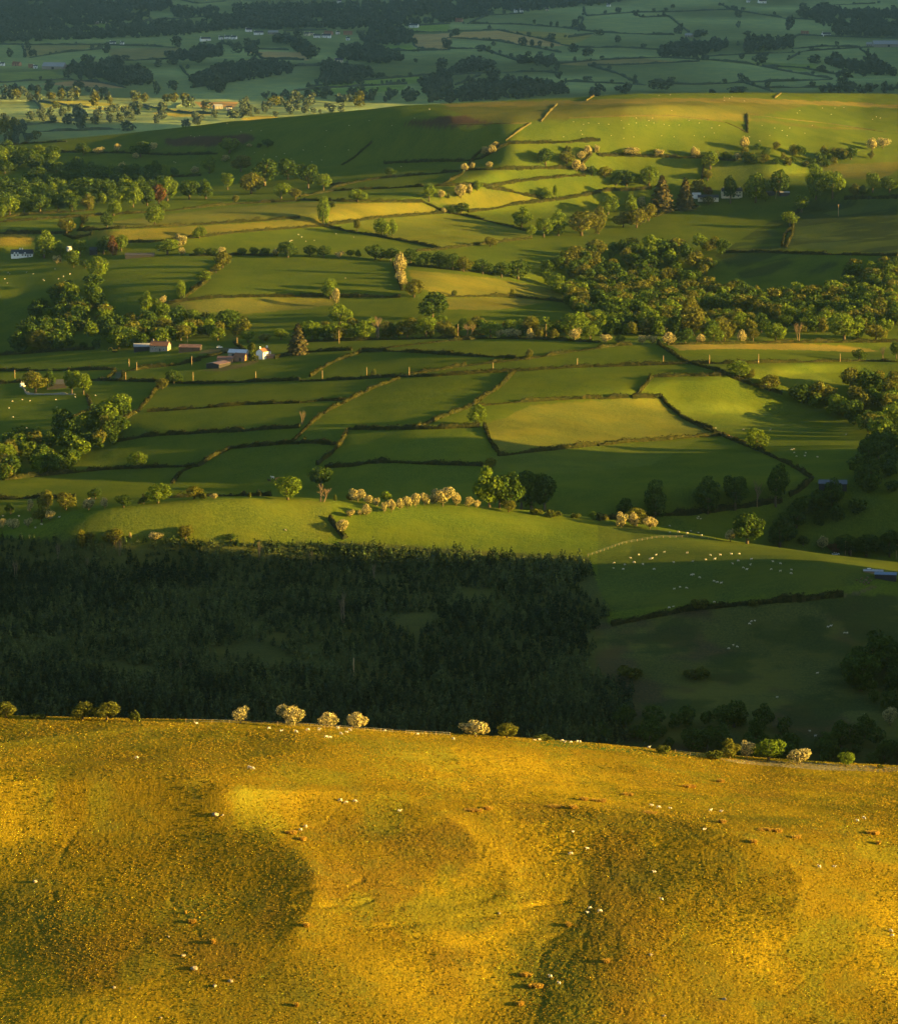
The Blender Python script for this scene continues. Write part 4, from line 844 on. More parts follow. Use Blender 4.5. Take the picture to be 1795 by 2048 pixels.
# ------------------------------------------------------------------ woods: region, outline of the feet, spacing, height, kinds, words
WOODS = [
 ('F', '130 400 180 250 220 190 330 130 420 90 560 70 640 200 650 330 600 410 300 425 100 435', 8.5, (9, 14), 'dddodg', 'the wood left of the white gabled house'),
 ('F', '640 400 690 330 760 260 950 235 1150 255 1450 275 1470 340 1250 365 900 400 800 415', 8.5, (8, 13), 'dgod', 'the wood behind the red-roofed farm'),
 ('P', '1080 560 1130 520 1200 505 1330 500 1445 500 1440 530 1380 575 1335 605 1325 645 1160 645 1125 600', 8.5, (9, 14), 'dodgdo', 'the central wood below the cream farmhouse'),  # mostly dark leaf, painting the shade on these crowns
 ('P', '1330 650 1335 610 1350 590 1450 582 1540 600 1600 590 1680 575 1700 545 1795 535 1795 660 1560 650 1500 625 1400 625', 8.5, (9, 13), 'ddgoo', 'the dark wood beside the small enclosed field'),
 ('H', '1180 730 1300 720 1450 660 1560 640 1795 640 1795 900 1700 960 1560 900 1400 800', 8.5, (9, 14), 'dogd', 'the wood below the bright hay strip'),
 ('K', '1640 210 1795 140 1795 440 1700 480 1560 560 1440 620 1200 680 1170 640 1350 500 1480 480 1530 380', 9, (9, 14), 'ddd', 'the shaded wood right of the blue shed'),
 ('I', '0 370 100 340 370 320 520 230 690 145 740 70 800 -10 820 -60 760 -60 690 -20 560 0 520 50 380 60 240 90 100 130 0 220', 8.5, (8, 13), 'ddgdo', 'the wood left of the shaded fields'),
 ('P', '0 300 60 315 140 330 200 345 330 345 330 390 200 410 0 430 0 380 120 365 180 355 60 340 0 345', 11.5, (7, 12), 'dddg', 'the tree clump above the white cottage'),
 ('E', '860 140 900 70 1060 50 1280 80 1480 105 1480 140 1250 190 1100 165', 9, (7, 10), 'oddo', 'the bracken wood above the cream farmhouse'),
 ('P', '1170 1475 1240 1450 1330 1445 1420 1440 1500 1455 1600 1465 1700 1470 1795 1470 1795 1545 1500 1525 1300 1500', 7, (6, 10), 'dd', 'the shaded wood behind the golden crest'),
 ('P', '1690 1340 1740 1300 1795 1300 1795 1430 1760 1420 1700 1380', 7, (7, 10), 'dd', 'the shaded thicket at the edge of the rough pasture'),
 ('P', '600 662 760 658 900 656 1090 652 1090 672 900 674 600 680', 9, (5, 9), 'goobd'.replace('b', 'g'), 'the long tree belt behind the level fields'),
 ('P', '1600 640 1795 630 1795 665 1600 668', 9, (8, 12), 'gdo', 'the tree belt beside the pole line'),
 ('P', '1090 655 1330 645 1500 650 1500 672 1090 672', 9, (8, 12), 'gdoo', 'the tree belt above the hay strip'),
]
wr = np.random.RandomState(21); cand = []
for wi, (r, pts, spc, hr_, kinds, words) in enumerate(WOODS):
    P = reg(r, pairs(pts)); xs = [p[0] for p in P]; ys = [p[1] for p in P]
    spc *= 1.35; hr_ = (hr_[0]*1.15, hr_[1]*1.15); n = 9000; x = wr.uniform(min(xs), max(xs), n); y = wr.uniform(min(ys), max(ys), n); k = inpoly(x, y, P); x, y = x[k], y[k]
    X, Y, Z = cast(x, y, 1100); seen = set()
    for i in range(len(X)):
        c = (int(X[i]//spc), int(Y[i]//(spc*1.15)))
        if c in seen or float(vn([X[i]/19], [Y[i]/26], 15+wi)[0]) > .38: continue
        seen.add(c); h = wr.uniform(hr_[0]*.75, hr_[1]*1.05); kd = kinds[wr.randint(len(kinds))]
        cand.append((h*pxm(Y[i], Z[i]), wi, X[i], Y[i], Z[i], h*wr.uniform(.85, 1.2), h, kd))
n_ind = sum(1 for w in rows if w[5] in 'gdor'); cand.sort(key=lambda c: -c[0]); NI = max(0, 296-n_ind)
for c in cand[:NI]:
    place_tree(c[7], c[2], c[3], c[4], c[5], c[6], f"{ADJ[c[7]]} tree among others in {WOODS[c[1]][5]}", 'trees in '+WOODS[c[1]][5])
MQ = [broadleaf_crown(120+i, k, 430, 1.0)[0] for i, k in enumerate(KINDS4)]
rest = {}
for c in cand[NI:]: rest.setdefault(c[1], []).append(c)
for wi, L in rest.items():
    A = np.array([c[2:7] for c in L]); Q = []; mi = []
    for kd in sorted(set(c[7] for c in L)):
        a = np.array([c[2:7] for c in L if c[7] == kd]); q = scatter_quads(MQ, *a.T, 8.6, 10, wr); Q.append(q); mi += ['gdor'.index(kd)]*len(q)
    stuff('woodland', quadmesh('woodland', np.concatenate(Q), [LEAF[k] for k in 'gdor'], mi), 'massed tree crowns of '+WOODS[wi][5])
# ------------------------------------------------------------------ the young plantation on the shaded slope
pr = np.random.RandomState(31)
PLANT = pairs('-30 1078 150 1080 400 1088 690 1092 900 1110 1040 1118 1165 1120 1215 1180 1262 1255 1265 1330 1260 1400 1260 1470 1240 1500 0 1500 -30 1480')
n = 120000; x = pr.uniform(-30, 1270, n); y = 1075+430*pr.rand(n); k = inpoly(x, y, PLANT); x, y = x[k], y[k]
X, Y, Z = cast(x, y, 1100)
edge = 32*fbm(Y/22, X/40, 93, 3)
dens = .62+.75*fbm(X/30, Y/38, 91, 3)-1.25*sstep(1120, 1240, x+edge*1.3+.1*(1260-y))+.25*sstep(1330, 1400, y)+.25*sstep(930, 1010, x)+.25*(1-sstep(1090, 1170, y))
for cx, cyy, rx, ry in ((480, 1310, 130, 26), (300, 1345, 110, 18), (720, 1285, 190, 26), (540, 1215, 90, 22), (640, 1330, 80, 12), (850, 1240, 70, 24), (960, 1190, 60, 20), (250, 1260, 70, 18), (420, 1180, 70, 14), (800, 1160, 110, 14)):
    dens -= .62*np.exp(-((x-cx)/rx)**2-((y-cyy)/ry)**2)
big = sstep(1330, 1420, y)*.5+.5*pr.rand(len(x)); seen = {}; sel = []
for i in np.argsort(-pr.rand(len(x))):
    if dens[i] < pr.rand()*.75: continue
    c = (int(X[i]//2.9), int(Y[i]//3.3))
    if c in seen: continue
    seen[c] = 1; sel.append(i)
sel = np.array(sel); h = (3.0+3.4*big+3.0*pr.rand(len(x))**2)*(.9+.35*fbm(X/20, Y/20, 95, 2))
size = h[sel]*F/Y[sel]; o_ = np.argsort(-size); ind = sel[o_[:300]]; rest_ = sel[o_[300:]]
for i in ind:
    o = obj('young_conifer', SAPM[pr.randint(len(SAPM))]); o.location = (X[i], Y[i], Z[i]-.15); s = h[i]/5; o.scale = (s*1.05, s*1.05, s); o.rotation_euler = (0, 0, pr.rand()*6.28)
    tag(o, 'tall dark young conifer in the shaded plantation behind the golden crest', 'conifer', 'young conifers of the plantation')
mk = np.clip(((pr.rand(len(rest_))+.8*fbm(X[rest_]/26, Y[rest_]/26, 97, 2))*3).astype(int), 0, 2); Q = []; mi = []
for k in range(3):
    s_ = rest_[mk == k]; q = scatter_quads(SAPQ, X[s_], Y[s_], Z[s_]-.1, h[s_]*1.1, h[s_], 5.0, 5.0, pr); Q.append(q); mi += [k]*len(q)
stuff('plantation', quadmesh('plantation', np.concatenate(Q), [M_NEED3, M_NEED, M_NEED2], mi), 'mass of small dark young conifers covering the shaded slope')
BIRCH = [m.copy() for m in BARE]
for m in BIRCH: m.materials[0] = M_BIRCH
# thin bare birches standing up through the plantation
for i, (zx, zy, hh) in enumerate(((475, 1112, 40), (463, 1098, 34), (1370, 1250, 70), (1490, 1160, 34), (1030, 1120, 40), (60, 1160, 40), (720, 1350, 30), (1240, 1130, 30), (350, 1140, 28), (230, 1120, 34))):
    zx, zy = zx*.50223, zy
    (bx,), (by,), (bz,) = cast([zx], [zy], 1100); m = pxm(by, bz); t = obj('birch', BIRCH[i % 2]); t.location = (bx, by, bz); s = hh/m/9.5; t.scale = (s*.55, s*.55, s); t.rotation_euler = (0, 0, i*1.3)
    tag(t, f'slender pale bare birch, {ordinal(sorted([475,463,1370,1490,1030,60,720,1240,350,230]).index([475,463,1370,1490,1030,60,720,1240,350,230][i]))} from the left, rising from the dark plantation', 'birch', 'bare birches in the plantation')

# ------------------------------------------------------------------ far woods and hedgerow trees, hazy
fr = np.random.RandomState(41)
FW = {'A': '0 0 670 0 680 30 560 78 250 118 0 140;0 172 250 160 600 150 750 140 980 112 980 62 850 105 600 95 250 130 0 150;680 40 1100 30 1790 10 1790 92 1620 105 1400 118 1000 112 700 72;270 280 330 240 450 255 560 285 610 335 500 345 400 315 290 300;0 375 200 350 500 372 450 402 0 404;760 335 880 268 1000 258 1150 258 1160 294 900 334 880 372;1280 305 1300 255 1480 295 1420 335 1290 345;1050 395 1400 375 1790 385 1790 412 1350 412;930 472 980 408 1180 408 1400 445 1210 465;120 484 180 445 560 435 560 475 350 505;600 505 650 475 830 485 750 515;1420 155 1500 115 1640 135 1630 175 1500 195;1350 195 1500 195 1600 245 1500 255 1350 235;1680 335 1790 285 1790 385 1690 375;980 60 1110 48 1300 35 1300 60 1100 120 1000 112;0 470 90 500 130 560 60 590 0 590;1000 190 1130 150 1250 200 1230 240 1150 180;680 240 760 205 880 195 880 225 780 245',
      'B': '0 0 750 0 600 22 180 58 0 92;840 220 900 180 1000 185 1110 165 1110 195 980 230 850 232;1160 200 1200 165 1370 165 1370 195 1200 210;0 294 120 244 180 274 80 294;0 408 100 344 450 314 480 374 300 394;560 388 590 350 720 355 720 380;1500 254 1560 230 1700 245 1780 304 1620 294;1390 64 1500 34 1620 54 1700 44 1790 54 1790 154 1550 144 1480 94;1480 370 1620 345 1790 355 1790 375;280 250 420 240 430 260 290 262'}
FT = {'A': '345 122 20 22;40 228 30 30;130 225 25 40;268 318 35 40;320 320 25 25;357 320 28 35;427 217 40 35;500 242 20 35;463 242 20 40;548 272 20 15;630 267 25 35;670 237 30 40;690 257 25 45;705 192 40 50;795 257 30 40;550 107 35 45;460 117 30 40;1000 237 50 60;990 197 40 40;940 222 45 45;780 227 30 60;855 217 30 60;1120 182 40 70;1185 152 35 45;1240 237 45 60;1190 207 45 50;1465 252 30 30;1655 250 15 20;1755 282 45 55;1775 192 35 40;1570 252 40 60;1520 336 15 12;1540 336 15 12;1556 334 15 12;1588 332 14 20;1606 330 15 20;1437 344 28 28;1510 312 20 40;1480 312 25 30;540 402 35 45;750 437 45 50;820 447 40 50;645 462 50 50;690 362 35 50;625 377 45 30;320 522 80 60;510 522 35 60;930 482 40 60;855 472 30 35',
      'a': '225 432 25 35;380 427 50 45;440 417 25 25;65 402 40 45;150 402 30 30;205 402 30 50;245 397 35 40;305 397 30 25;575 407 30 40;660 412 30 30;695 417 40 40;735 412 35 40;540 402 30 40;20 545 60 50;60 530 50 60;145 555 30 40;40 570 40 40;1430 425 50 60;1090 430 40 60',
      'B': '675 172 28 30;1155 77 30 30;1155 112 25 20;1360 127 55 45;1420 77 55 50;410 167 30 40;300 187 35 45;335 187 25 20;365 192 25 20;415 192 18 18;182 182 15 22;32 147 28 32;5 192 28 28;130 207 25 40;160 207 20 25;500 217 35 50;560 232 35 45;300 252 30 60;320 227 20 30;365 227 20 25;395 282 50 30;435 287 35 25;180 342 60 60;555 324 18 38;745 337 32 25;1170 327 30 38;1100 334 18 20;840 368 45 90;885 342 32 40;1245 252 38 60;1170 240 22 25;1025 245 22 30;985 242 22 22;1155 187 20 12;410 107 20 16;435 109 20 18;345 95 15 14;505 112 28 40;680 50 18 25;895 34 15 22;600 147 25 40;1000 152 30 70;915 142 28 35;1190 140 15 35;1570 348 60 65;1460 252 28 65;1490 292 28 30;1650 307 28 45;1050 378 20 40;1150 378 28 90'}
def far_ground(x, y): return cast(x, y, 4150)
for r, s in FW.items():
    for wi, q in enumerate(s.split(';')):
        P = reg(r, pairs(q)); xs = [p[0] for p in P]; ys = [p[1] for p in P]
        n = 7000; x = fr.uniform(min(xs), max(xs), n); y = fr.uniform(min(ys), max(ys), n); k = inpoly(x, y, P); x, y = x[k], y[k]
        if len(x) < 5: continue
        X, Y, Z = far_ground(x, y); seen = set(); L = []
        for i in range(len(X)):
            c = (int(X[i]//13), int(Y[i]//19)) if min(ys) < 170 else (int(X[i]//20), int(Y[i]//48))
            if c in seen or Y[i] > 8200 or float(vn([X[i]/45], [Y[i]/80], 400+wi)[0]) > .42: continue
            seen.add(c); h = fr.uniform(8, 16); L.append((X[i], Y[i], Z[i]-.5, h*fr.uniform(.75, 1.15), h))
        if len(L) > 900: L = [L[i] for i in fr.choice(len(L), 900, replace=False)]
        if not L: continue
        near = min(ys) > 195
        Q = scatter_quads(LOWQ if near else FARQ, *np.array(L).T, 8.6, 10, fr)
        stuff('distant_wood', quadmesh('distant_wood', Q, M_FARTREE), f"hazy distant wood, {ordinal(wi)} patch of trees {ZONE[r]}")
L = []; L2 = []
for r, s in FT.items():
    a = np.array([nums(q) for q in s.split(';')]); p = reg(r.upper(), a[:, :2]); x = [q[0] for q in p]; y = [q[1] for q in p]; X, Y, Z = far_ground(x, y)
    for i in range(len(X)):
        m = pxm(Y[i], Z[i]); (L2 if r == 'a' else L).append((X[i], Y[i], Z[i]-.4, a[i, 3]*.50223/m*1.1, a[i, 2]*.50223/m*1.25))
for hl in hlist['A'], hlist['B']:                       # more trees standing in the far hedges
    for pts in hl:
        if min(p[1] for p in pts) > 200: continue
        X, Y = resample(pts, 30, 4200)
        for i in range(len(X)):
            if fr.rand() < .38: h = fr.uniform(5, 11); L.append((X[i]+fr.uniform(-9, 9), Y[i], float(ground_z([X[i]], [Y[i]])[0])-.4, h*fr.uniform(.8, 1.2), h))
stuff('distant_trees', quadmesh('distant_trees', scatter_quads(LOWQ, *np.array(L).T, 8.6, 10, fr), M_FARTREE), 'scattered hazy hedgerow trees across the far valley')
stuff('distant_trees', quadmesh('distant_trees', scatter_quads(LOWQ, *np.array(L2).T, 8.6, 10, fr), LEAF['o']), 'sunlit bronze trees along the lit strip of the far valley')  # bronze leaf paints the sunlight these far trees stand in

# ------------------------------------------------------------------ sheep and cattle
def skinned(name, verts, edges, radii, matf):
    me = bpy.data.meshes.new(name); me.from_pydata(verts, edges, []); o = bpy.data.objects.new(name, me); COL.objects.link(o)
    md = o.modifiers.new('skin', 'SKIN'); md.use_smooth_shade = True
    for i, r in enumerate(radii): me.skin_vertices[0].data[i].radius = (r, r); me.skin_vertices[0].data[i].use_root = (i == 0)
    o.modifiers.new('sub', 'SUBSURF').levels = 1
    dg = bpy.context.evaluated_depsgraph_get(); m2 = bpy.data.meshes.new_from_object(o.evaluated_get(dg)); bpy.data.objects.remove(o); m2.name = name
    return matf(m2)
def beast(name, s, pose, matf, legs=1.0, slim=1.0):
    """four-legged grazing animal, head to +X; s scales a 1.15 m long sheep"""
    z = .60 if pose != 'lying' else .27
    V = [(0, 0, z), (-.26, 0, z+.02), (-.47, 0, z), (.22, 0, z), (.38, 0, z+.05)]; R = [.27*slim, .265*slim, .17*slim, .255*slim, .19*slim]; E = [(0, 1), (1, 2), (0, 3), (3, 4)]
    hd = {'standing': [(.52, 0, z+.2), (.62, 0, z+.28), (.78, 0, z+.2)], 'grazing': [(.54, 0, z-.08), (.66, 0, .26), (.74, 0, .1)], 'lying': [(.5, 0, z+.2), (.58, 0, z+.3), (.73, 0, z+.23)]}[pose]
    i = len(V); V += hd; R += [.115, .095, .055]; E += [(4, i), (i, i+1), (i+1, i+2)]
    for sy in (-1, 1):
        k = len(V); a, b, c = hd[1]; V.append((a-.05, sy*.16, b+c+.05)); R.append(.025); E.append((i+1, k))
    k = len(V); V.append((-.6, 0, z-.12)); R.append(.045); E.append((2, k))
    if pose != 'lying':
        for sx, root in ((-.4, 2), (.3, 3)):
            for sy in (-1, 1):
                k = len(V); back = sx < 0
                V += [(sx, sy*.13, z-.16), (sx+(-.05 if back else .02), sy*.14, z*.5), (sx+(.0 if back else 0), sy*.14, .02)]; R += [.085, .045, .04]; E += [(root, k), (k, k+1), (k+1, k+2)]
    return skinned(name, [(x*s, y*s, zz*s) for x, y, zz in V], E, [r*s for r in R], matf)
def sm(pose):
    def f(me):
        me.materials.append(M_WOOL); me.materials.append(M_FACE)
        for p in me.polygons: c = p.center; p.material_index = 1 if (c.x > .62 or (pose != 'lying' and c.z < .3 and c.x < .5)) else 0
        return me
    return f
SHEEP = {p: beast('sheep', 1.0, p, sm(p)) for p in ('standing', 'grazing', 'lying')}
SHEEPS = [
 ('K', '97 854 94 887 151 893 160 866 195 826 216 852 244 806 268 864 310 830 322 830 335 893 347 807 396 790 452 853 532 795 557 927 570 925 566 846 606 942 643 835 670 808 692 963 697 832 713 971 730 807 735 976 795 802 804 860 844 801 867 884 888 895 910 866 915 834 836 842 1034 893 1044 847 1088 859 1088 904 1155 896 1152 918 490 1000 528 1005 455 1010', 1500, 'in the dark green pasture beyond the plantation', 'flock in the dark pasture'),
 ('K', '595 590 600 580 612 592 428 633 430 672 480 670 555 665 533 678 600 676 618 690', 1500, 'on the strip below the shaded tree row', 'flock below the tree row'),
 ('K', '1155 178 1168 174 1172 195 1240 197 1185 217 1235 215 1310 222 1480 88 868 58 1030 58 702 48 613 20', 1800, 'on the slope round the single field oak', 'flock by the single oak'),
 ('M', '1200 295 1208 285 1221 283 1118 393 1136 380 1151 386 1512 308 1524 304 1578 331 1589 332 1470 492 1310 588 1652 655 1440 722 1462 742 880 231 897 227 1060 208', 1200, 'on the shaded rough grazing above the golden crest', 'sheep on the rough grazing'),
 ('M', '455 760 465 764 490 767 515 764 525 766 545 759 570 762 600 764 670 770 690 773 345 757 365 758 800 788 22 754', 640, 'along the golden crest beside the little green pasture', 'sheep along the golden crest'),
 ('L', '783 690 1070 712 1120 720 1178 725 1226 718 1270 717 1298 746 1313 748 1345 712 1357 733 1380 725 1392 719 1532 722 1663 735', 640, 'just below the crest hawthorns on the golden hill', 'sheep below the crest hawthorns'),
 ('N', '545 72 993 112 1005 115 1355 243 1378 250 1413 246 1590 282 1197 360 1217 347', 640, 'on the golden shoulder left of the rush beds', 'sheep on the golden shoulder'),
 ('O', '811 260 838 270 885 272 1045 283 1087 284 1630 324 1655 313 1478 508 1537 504 1762 762 1769 781 1020 356', 640, 'on the golden slope right of the green gully', 'sheep right of the gully'),
 ('O', '555 435 490 455 821 525 850 637 565 671 557 687 604 684 408 945 443 971 498 365', 640, 'in and beside the green gully of the golden hill', 'sheep by the gully'),
 ('B', '890 440 500 485 540 495 530 520 535 535 560 490 600 492 640 495 690 480 700 510 460 545 720 495 750 490 790 500 800 480 815 470 860 495 880 500 920 498 960 480 1000 490 1050 510 1080 500 650 540 700 550 740 545 850 540 900 545 980 540 1020 545 1060 530 750 470 820 490', 3000, 'on the lit ridge pasture left of the wall corner', 'flock on the ridge pasture'),
 ('B', '1250 500 1300 510 1330 520 1280 540 1360 510 1390 450 1400 440 1490 430 1525 455 1540 430 1575 428 1690 475 1705 465 1720 470 1240 560 1300 570 1200 545 1350 540 1420 530 1450 500', 3000, 'on the brightest ridge pasture at the skyline', 'flock on the bright pasture'),
 ('B', '840 380 885 377 1100 387 1130 385 1180 402 1100 400 1120 392', 3000, 'on the very top of the lit ridge', 'sheep on the ridge top'),
 ('A', '760 540 775 545 795 540 905 492 960 525 1000 520 1040 520 1650 470 1710 435 1390 500 1470 480 1560 500 1300 520', 3000, 'on the dark shoulder of the far ridge', 'sheep on the ridge shoulder'),
 ('C', '50 790 60 800 160 790 260 835 265 840 350 830 380 815 420 800 330 770 45 855 30 830 200 800', 2500, 'in the dark field under the white cottage', 'flock under the white cottage'),
 ('C', '1050 135 560 170 980 150 1040 130 1520 75 1580 90 1650 100 1700 80 1740 110', 2800, 'in the shaded pastures among white hawthorns', 'sheep among the hawthorns'),
 ('D', '10 580 35 605 85 600 215 560 320 580 -10 565 -50 600 -60 605', 2500, 'in the sunny wedge field below the stone barn trees', 'flock in the wedge field'),
 ('D', '603 158 70 130 270 825 20 60 150 40 130 120 290 60', 2500, 'in the dark sloping fields of the hill', 'sheep of the dark fields'),
 ('F', '75 725 55 765 135 715 180 722 335 715 340 760 450 700 570 690 80 820 450 805 160 885', 2000, 'in the field below the tree-ringed barn', 'flock below the ringed barn'),
 ('I', '20 575 115 575 150 615 213 645 250 625 355 582', 1500, 'among the hawthorns at the end of the knoll', 'sheep by the knoll hawthorns'), ('I', '1705 659', 1500, 'alone on the bright knoll near the plantation edge', 'lone sheep'),
]
for r, s, ymin, where, grp in SHEEPS:
    p = reg(r, pairs(s)); X, Y, Z = cast([q[0] for q in p], [q[1]+1 for q in p], ymin)
    for i in range(len(X)):
        if ymin == 640 and Y[i] > 950: continue
        pose = random.choice(['grazing', 'grazing', 'standing', 'lying'] if ymin == 640 else ['grazing', 'standing', 'standing'])
        o = obj('sheep', SHEEP[pose]); o.location = (X[i], Y[i], Z[i]-.02); sc = random.uniform(.9, 1.1)*(.76 if ymin == 640 else 1.0); o.scale = (sc, sc, sc)
        o.rotation_euler = (0, 0, random.choice([0, PI])+random.uniform(-.9, .9))
        tag(o, f'white {pose} sheep {where}', 'sheep', grp)
def cowmat(c):
    def f(me): me.materials.append(M_COW[c]); return me
    return f
COWM = {c: beast('cow', 2.05, 'standing', cowmat(c), slim=.86) for c in M_COW}
for r, x, y, c, lab in (('I', 1628, 352, 'white', 'pale cow standing beside a black one in the shaded field'), ('I', 1608, 370, 'black', 'black cow grazing on the shaded field left of the round tree'), ('I', 1655, 360, 'brown', 'brown cow nearest the round yellow-green tree'),
                        ('K', 738, 90, 'brown', 'sunlit brown cow at the hedge gap, first of three'), ('K', 772, 102, 'brown', 'sunlit brown cow at the hedge gap, between two others'), ('K', 795, 110, 'brown', 'sunlit brown cow at the hedge gap, nearest the single oak')):
    (x, y), = reg(r, [(x, y)]); (X,), (Y,), (Z,) = cast([x], [y], 1500); o = obj('cow', COWM[c]); o.location = (X, Y, Z); o.rotation_euler = (0, 0, random.uniform(-.6, .6)+random.choice([0, PI])); tag(o, lab, 'cow', 'cattle')
# ------------------------------------------------------------------ buildings
def put(px, py, ymin=1400): a, b, c = cast([px], [py], ymin); return float(a[0]), float(b[0]), float(c[0])
def house(name, label, cat, loc, rz, L, W, eave, rise, wm, rm, chim=(), wins=(), doors=(), group=None, detail=True, ends=None, over=.3):
    """gabled building: ridge along local X, front towards -Y. wins / doors: (side, along, sill, w, h) with side f, b, l or r"""
    t = thing(name, label, cat, loc, rz, (1, 1, 1), group)
    x, y = L/2, W/2; b = MB(); z0 = -1.5
    b.add([(-x, -y, z0), (x, -y, z0), (x, y, z0), (-x, y, z0), (-x, -y, eave), (x, -y, eave), (x, y, eave), (-x, y, eave), (-x, 0, eave+rise), (x, 0, eave+rise)],
          [(0, 1, 5, 4), (2, 3, 7, 6), (1, 2, 6, 9, 5), (3, 0, 4, 8, 7), (4, 5, 9, 8), (6, 7, 8, 9)])
    obj('wall', b.mesh('wall', wm), t)
    r = MB(); o = over; k = rise/y; th = .16
    for s in (-1, 1):
        V = [(-x-o, s*(y+o), eave-k*o+.02), (x+o, s*(y+o), eave-k*o+.02), (x+o, 0, eave+rise+.02), (-x-o, 0, eave+rise+.02)]
        V = V+[(a, bb, c+th) for a, bb, c in V]; r.add(V, [(0, 1, 2, 3), (4, 7, 6, 5), (0, 4, 5, 1), (1, 5, 6, 2), (3, 2, 6, 7), (0, 3, 7, 4)])
    ro = obj('roof', r.mesh('roof', rm), t)
    for cx in chim:
        c = MB(); c.box(cx-.5, cx+.5, -.42, .42, eave+rise-.7, eave+rise+1.1); c.box(cx-.58, cx+.58, -.5, .5, eave+rise+1.1, eave+rise+1.25); c.tube([(cx, 0, eave+rise+1.25), (cx, 0, eave+rise+1.65)], [.16, .13], 6)
        obj('chimney', c.mesh('chimney', wm), ro)
    def panel(nm, side, a, s, w, h, m, dep):
        q = MB(); p = {'f': lambda u, v, d: (a+u, -y-d, s+v), 'b': lambda u, v, d: (a+u, y+d, s+v), 'l': lambda u, v, d: (-x-d, a+u, s+v), 'r': lambda u, v, d: (x+d, a+u, s+v)}[side]
        V = [p(u, v, d) for d in (-.05, dep) for u, v in ((-w/2, 0), (w/2, 0), (w/2, h), (-w/2, h))]
        q.add(V, [(4, 5, 6, 7), (0, 4, 7, 3), (1, 2, 6, 5), (0, 1, 5, 4), (3, 7, 6, 2)]); return q.mesh(nm, m)
    for side, a, s, w, h in wins:
        if detail:
            f = obj('window', panel('window', side, a, s-.08, w+.2, h+.18, M_WOOD if wm in (M_WHITE, M_CREAM) else M_WHITE, .05), t); obj('pane', panel('pane', side, a, s, w, h, M_GLASS, .07), f)
        else: obj('window', panel('window', side, a, s, w, h, M_GLASS, .06), t)
    for side, a, s, w, h in doors: obj('door', panel('door', side, a, s, w, h, M_DARK, .06), t)
    return t
R = math.radians
x, y, z = put(527, 716)
house('farmhouse', 'white gabled farmhouse with brown roof and two chimneys beside red barns', 'house', (x, y, z), R(55), 9.0, 6.6, 5.0, 2.3, M_WHITE, M_TILE, (-4.0, 4.0), [('f', -2.6, 3.2, .9, 1.1), ('f', 2.6, 3.2, .9, 1.1), ('f', -2.6, .9, .9, 1.2), ('f', 2.6, .9, .9, 1.2), ('l', 1.2, 1.0, .6, .6)], [('f', 0, 0, 1, 2.0)])
x, y, z = put(542, 716); house('porch', 'small red lean-to at the sunny side of the white gabled farmhouse', 'shed', (x, y, z), R(-20), 5, 3.2, 1.8, .9, M_BRICK, M_RUST)
x, y, z = put(437, 733); house('barn', 'low wide rusty-roofed shed, lowest of the barns beside the white farmhouse', 'barn', (x, y, z), R(60), 15, 11, 2.6, .9, M_DARK, M_RUST, (), [], [('f', -4, 0, 2.2, 2.2), ('f', 3, 0, 2.2, 2.2)], 'barns by the white farmhouse')
x, y, z = put(452, 724); house('barn', 'narrow round-ended rusty barn behind the lowest shed', 'barn', (x, y, z), R(-14), 12, 4.5, 2.8, 1.4, M_BRICK, M_RUST, (), [], [('r', 0, 0, 1.4, 2)], 'barns by the white farmhouse')
x, y, z = put(482, 721); house('barn', 'brown stone barn with a golden lit gable beside the white farmhouse', 'barn', (x, y, z), R(-28), 9, 6, 3.0, 2.4, M_BRICK, M_TILE, (), [], [('f', 1, 0, 1.8, 2.2)], 'barns by the white farmhouse')
x, y, z = put(477, 713); house('barn', 'pale sheet-roofed barn standing highest among the barns by the white farmhouse', 'barn', (x, y, z), R(-18), 14, 6, 3.2, 2.0, M_STONE, M_LIGHTROOF, (), [], [('f', -3, 0, 2, 2.3)], 'barns by the white farmhouse')
x, y, z = put(321, 701); house('farmhouse', 'farmhouse with red roof ridge and two golden chimneys under the wood', 'house', (x, y, z), R(-16), 14, 7.5, 4.0, 3.0, M_STONE, M_TILE, (-5.6, 5.2), [('f', -5, 1, 1, 1.2), ('f', -2, 1, 1, 1.2), ('f', 4, 1, 1, 1.2), ('f', -3, 2.8, .9, .9)], [('f', 1, 0, 1, 2)])
x, y, z = put(284, 701); house('barn', 'dark barn with a pale roof end left of the red-roofed farmhouse', 'barn', (x, y, z), R(8), 12, 7, 3.4, 2.0, M_DARK, M_GREY, (), [], [('f', 2, 0, 2.4, 2.6)])
x, y, z = put(381, 702); house('barn', 'long dark rusty barn right of the red-roofed farmhouse', 'barn', (x, y, z), R(-8), 16, 7, 3.2, 1.8, M_DARK, M_RUST, (), [], [('f', -3, 0, 3, 2.6), ('f', 4, 0, 2, 2.4)])
x, y, z = put(45, 513)
t = house('cottage', 'long low white cottage with dark slate roof and small dormers', 'house', (x, y, z), R(2), 19, 6.4, 2.9, 3.2, M_WHITE, M_SLATE, (-1.8, .3), [('f', -6.4, .9, 1.1, 1.2), ('f', -3.6, .9, 1.1, 1.2), ('f', .6, 1.2, 1.3, .9), ('f', 3.2, .9, 1.2, 1.2), ('f', 7.4, .9, 1.0, 1.2)], [('f', 5.2, 0, 1.0, 2.1)])
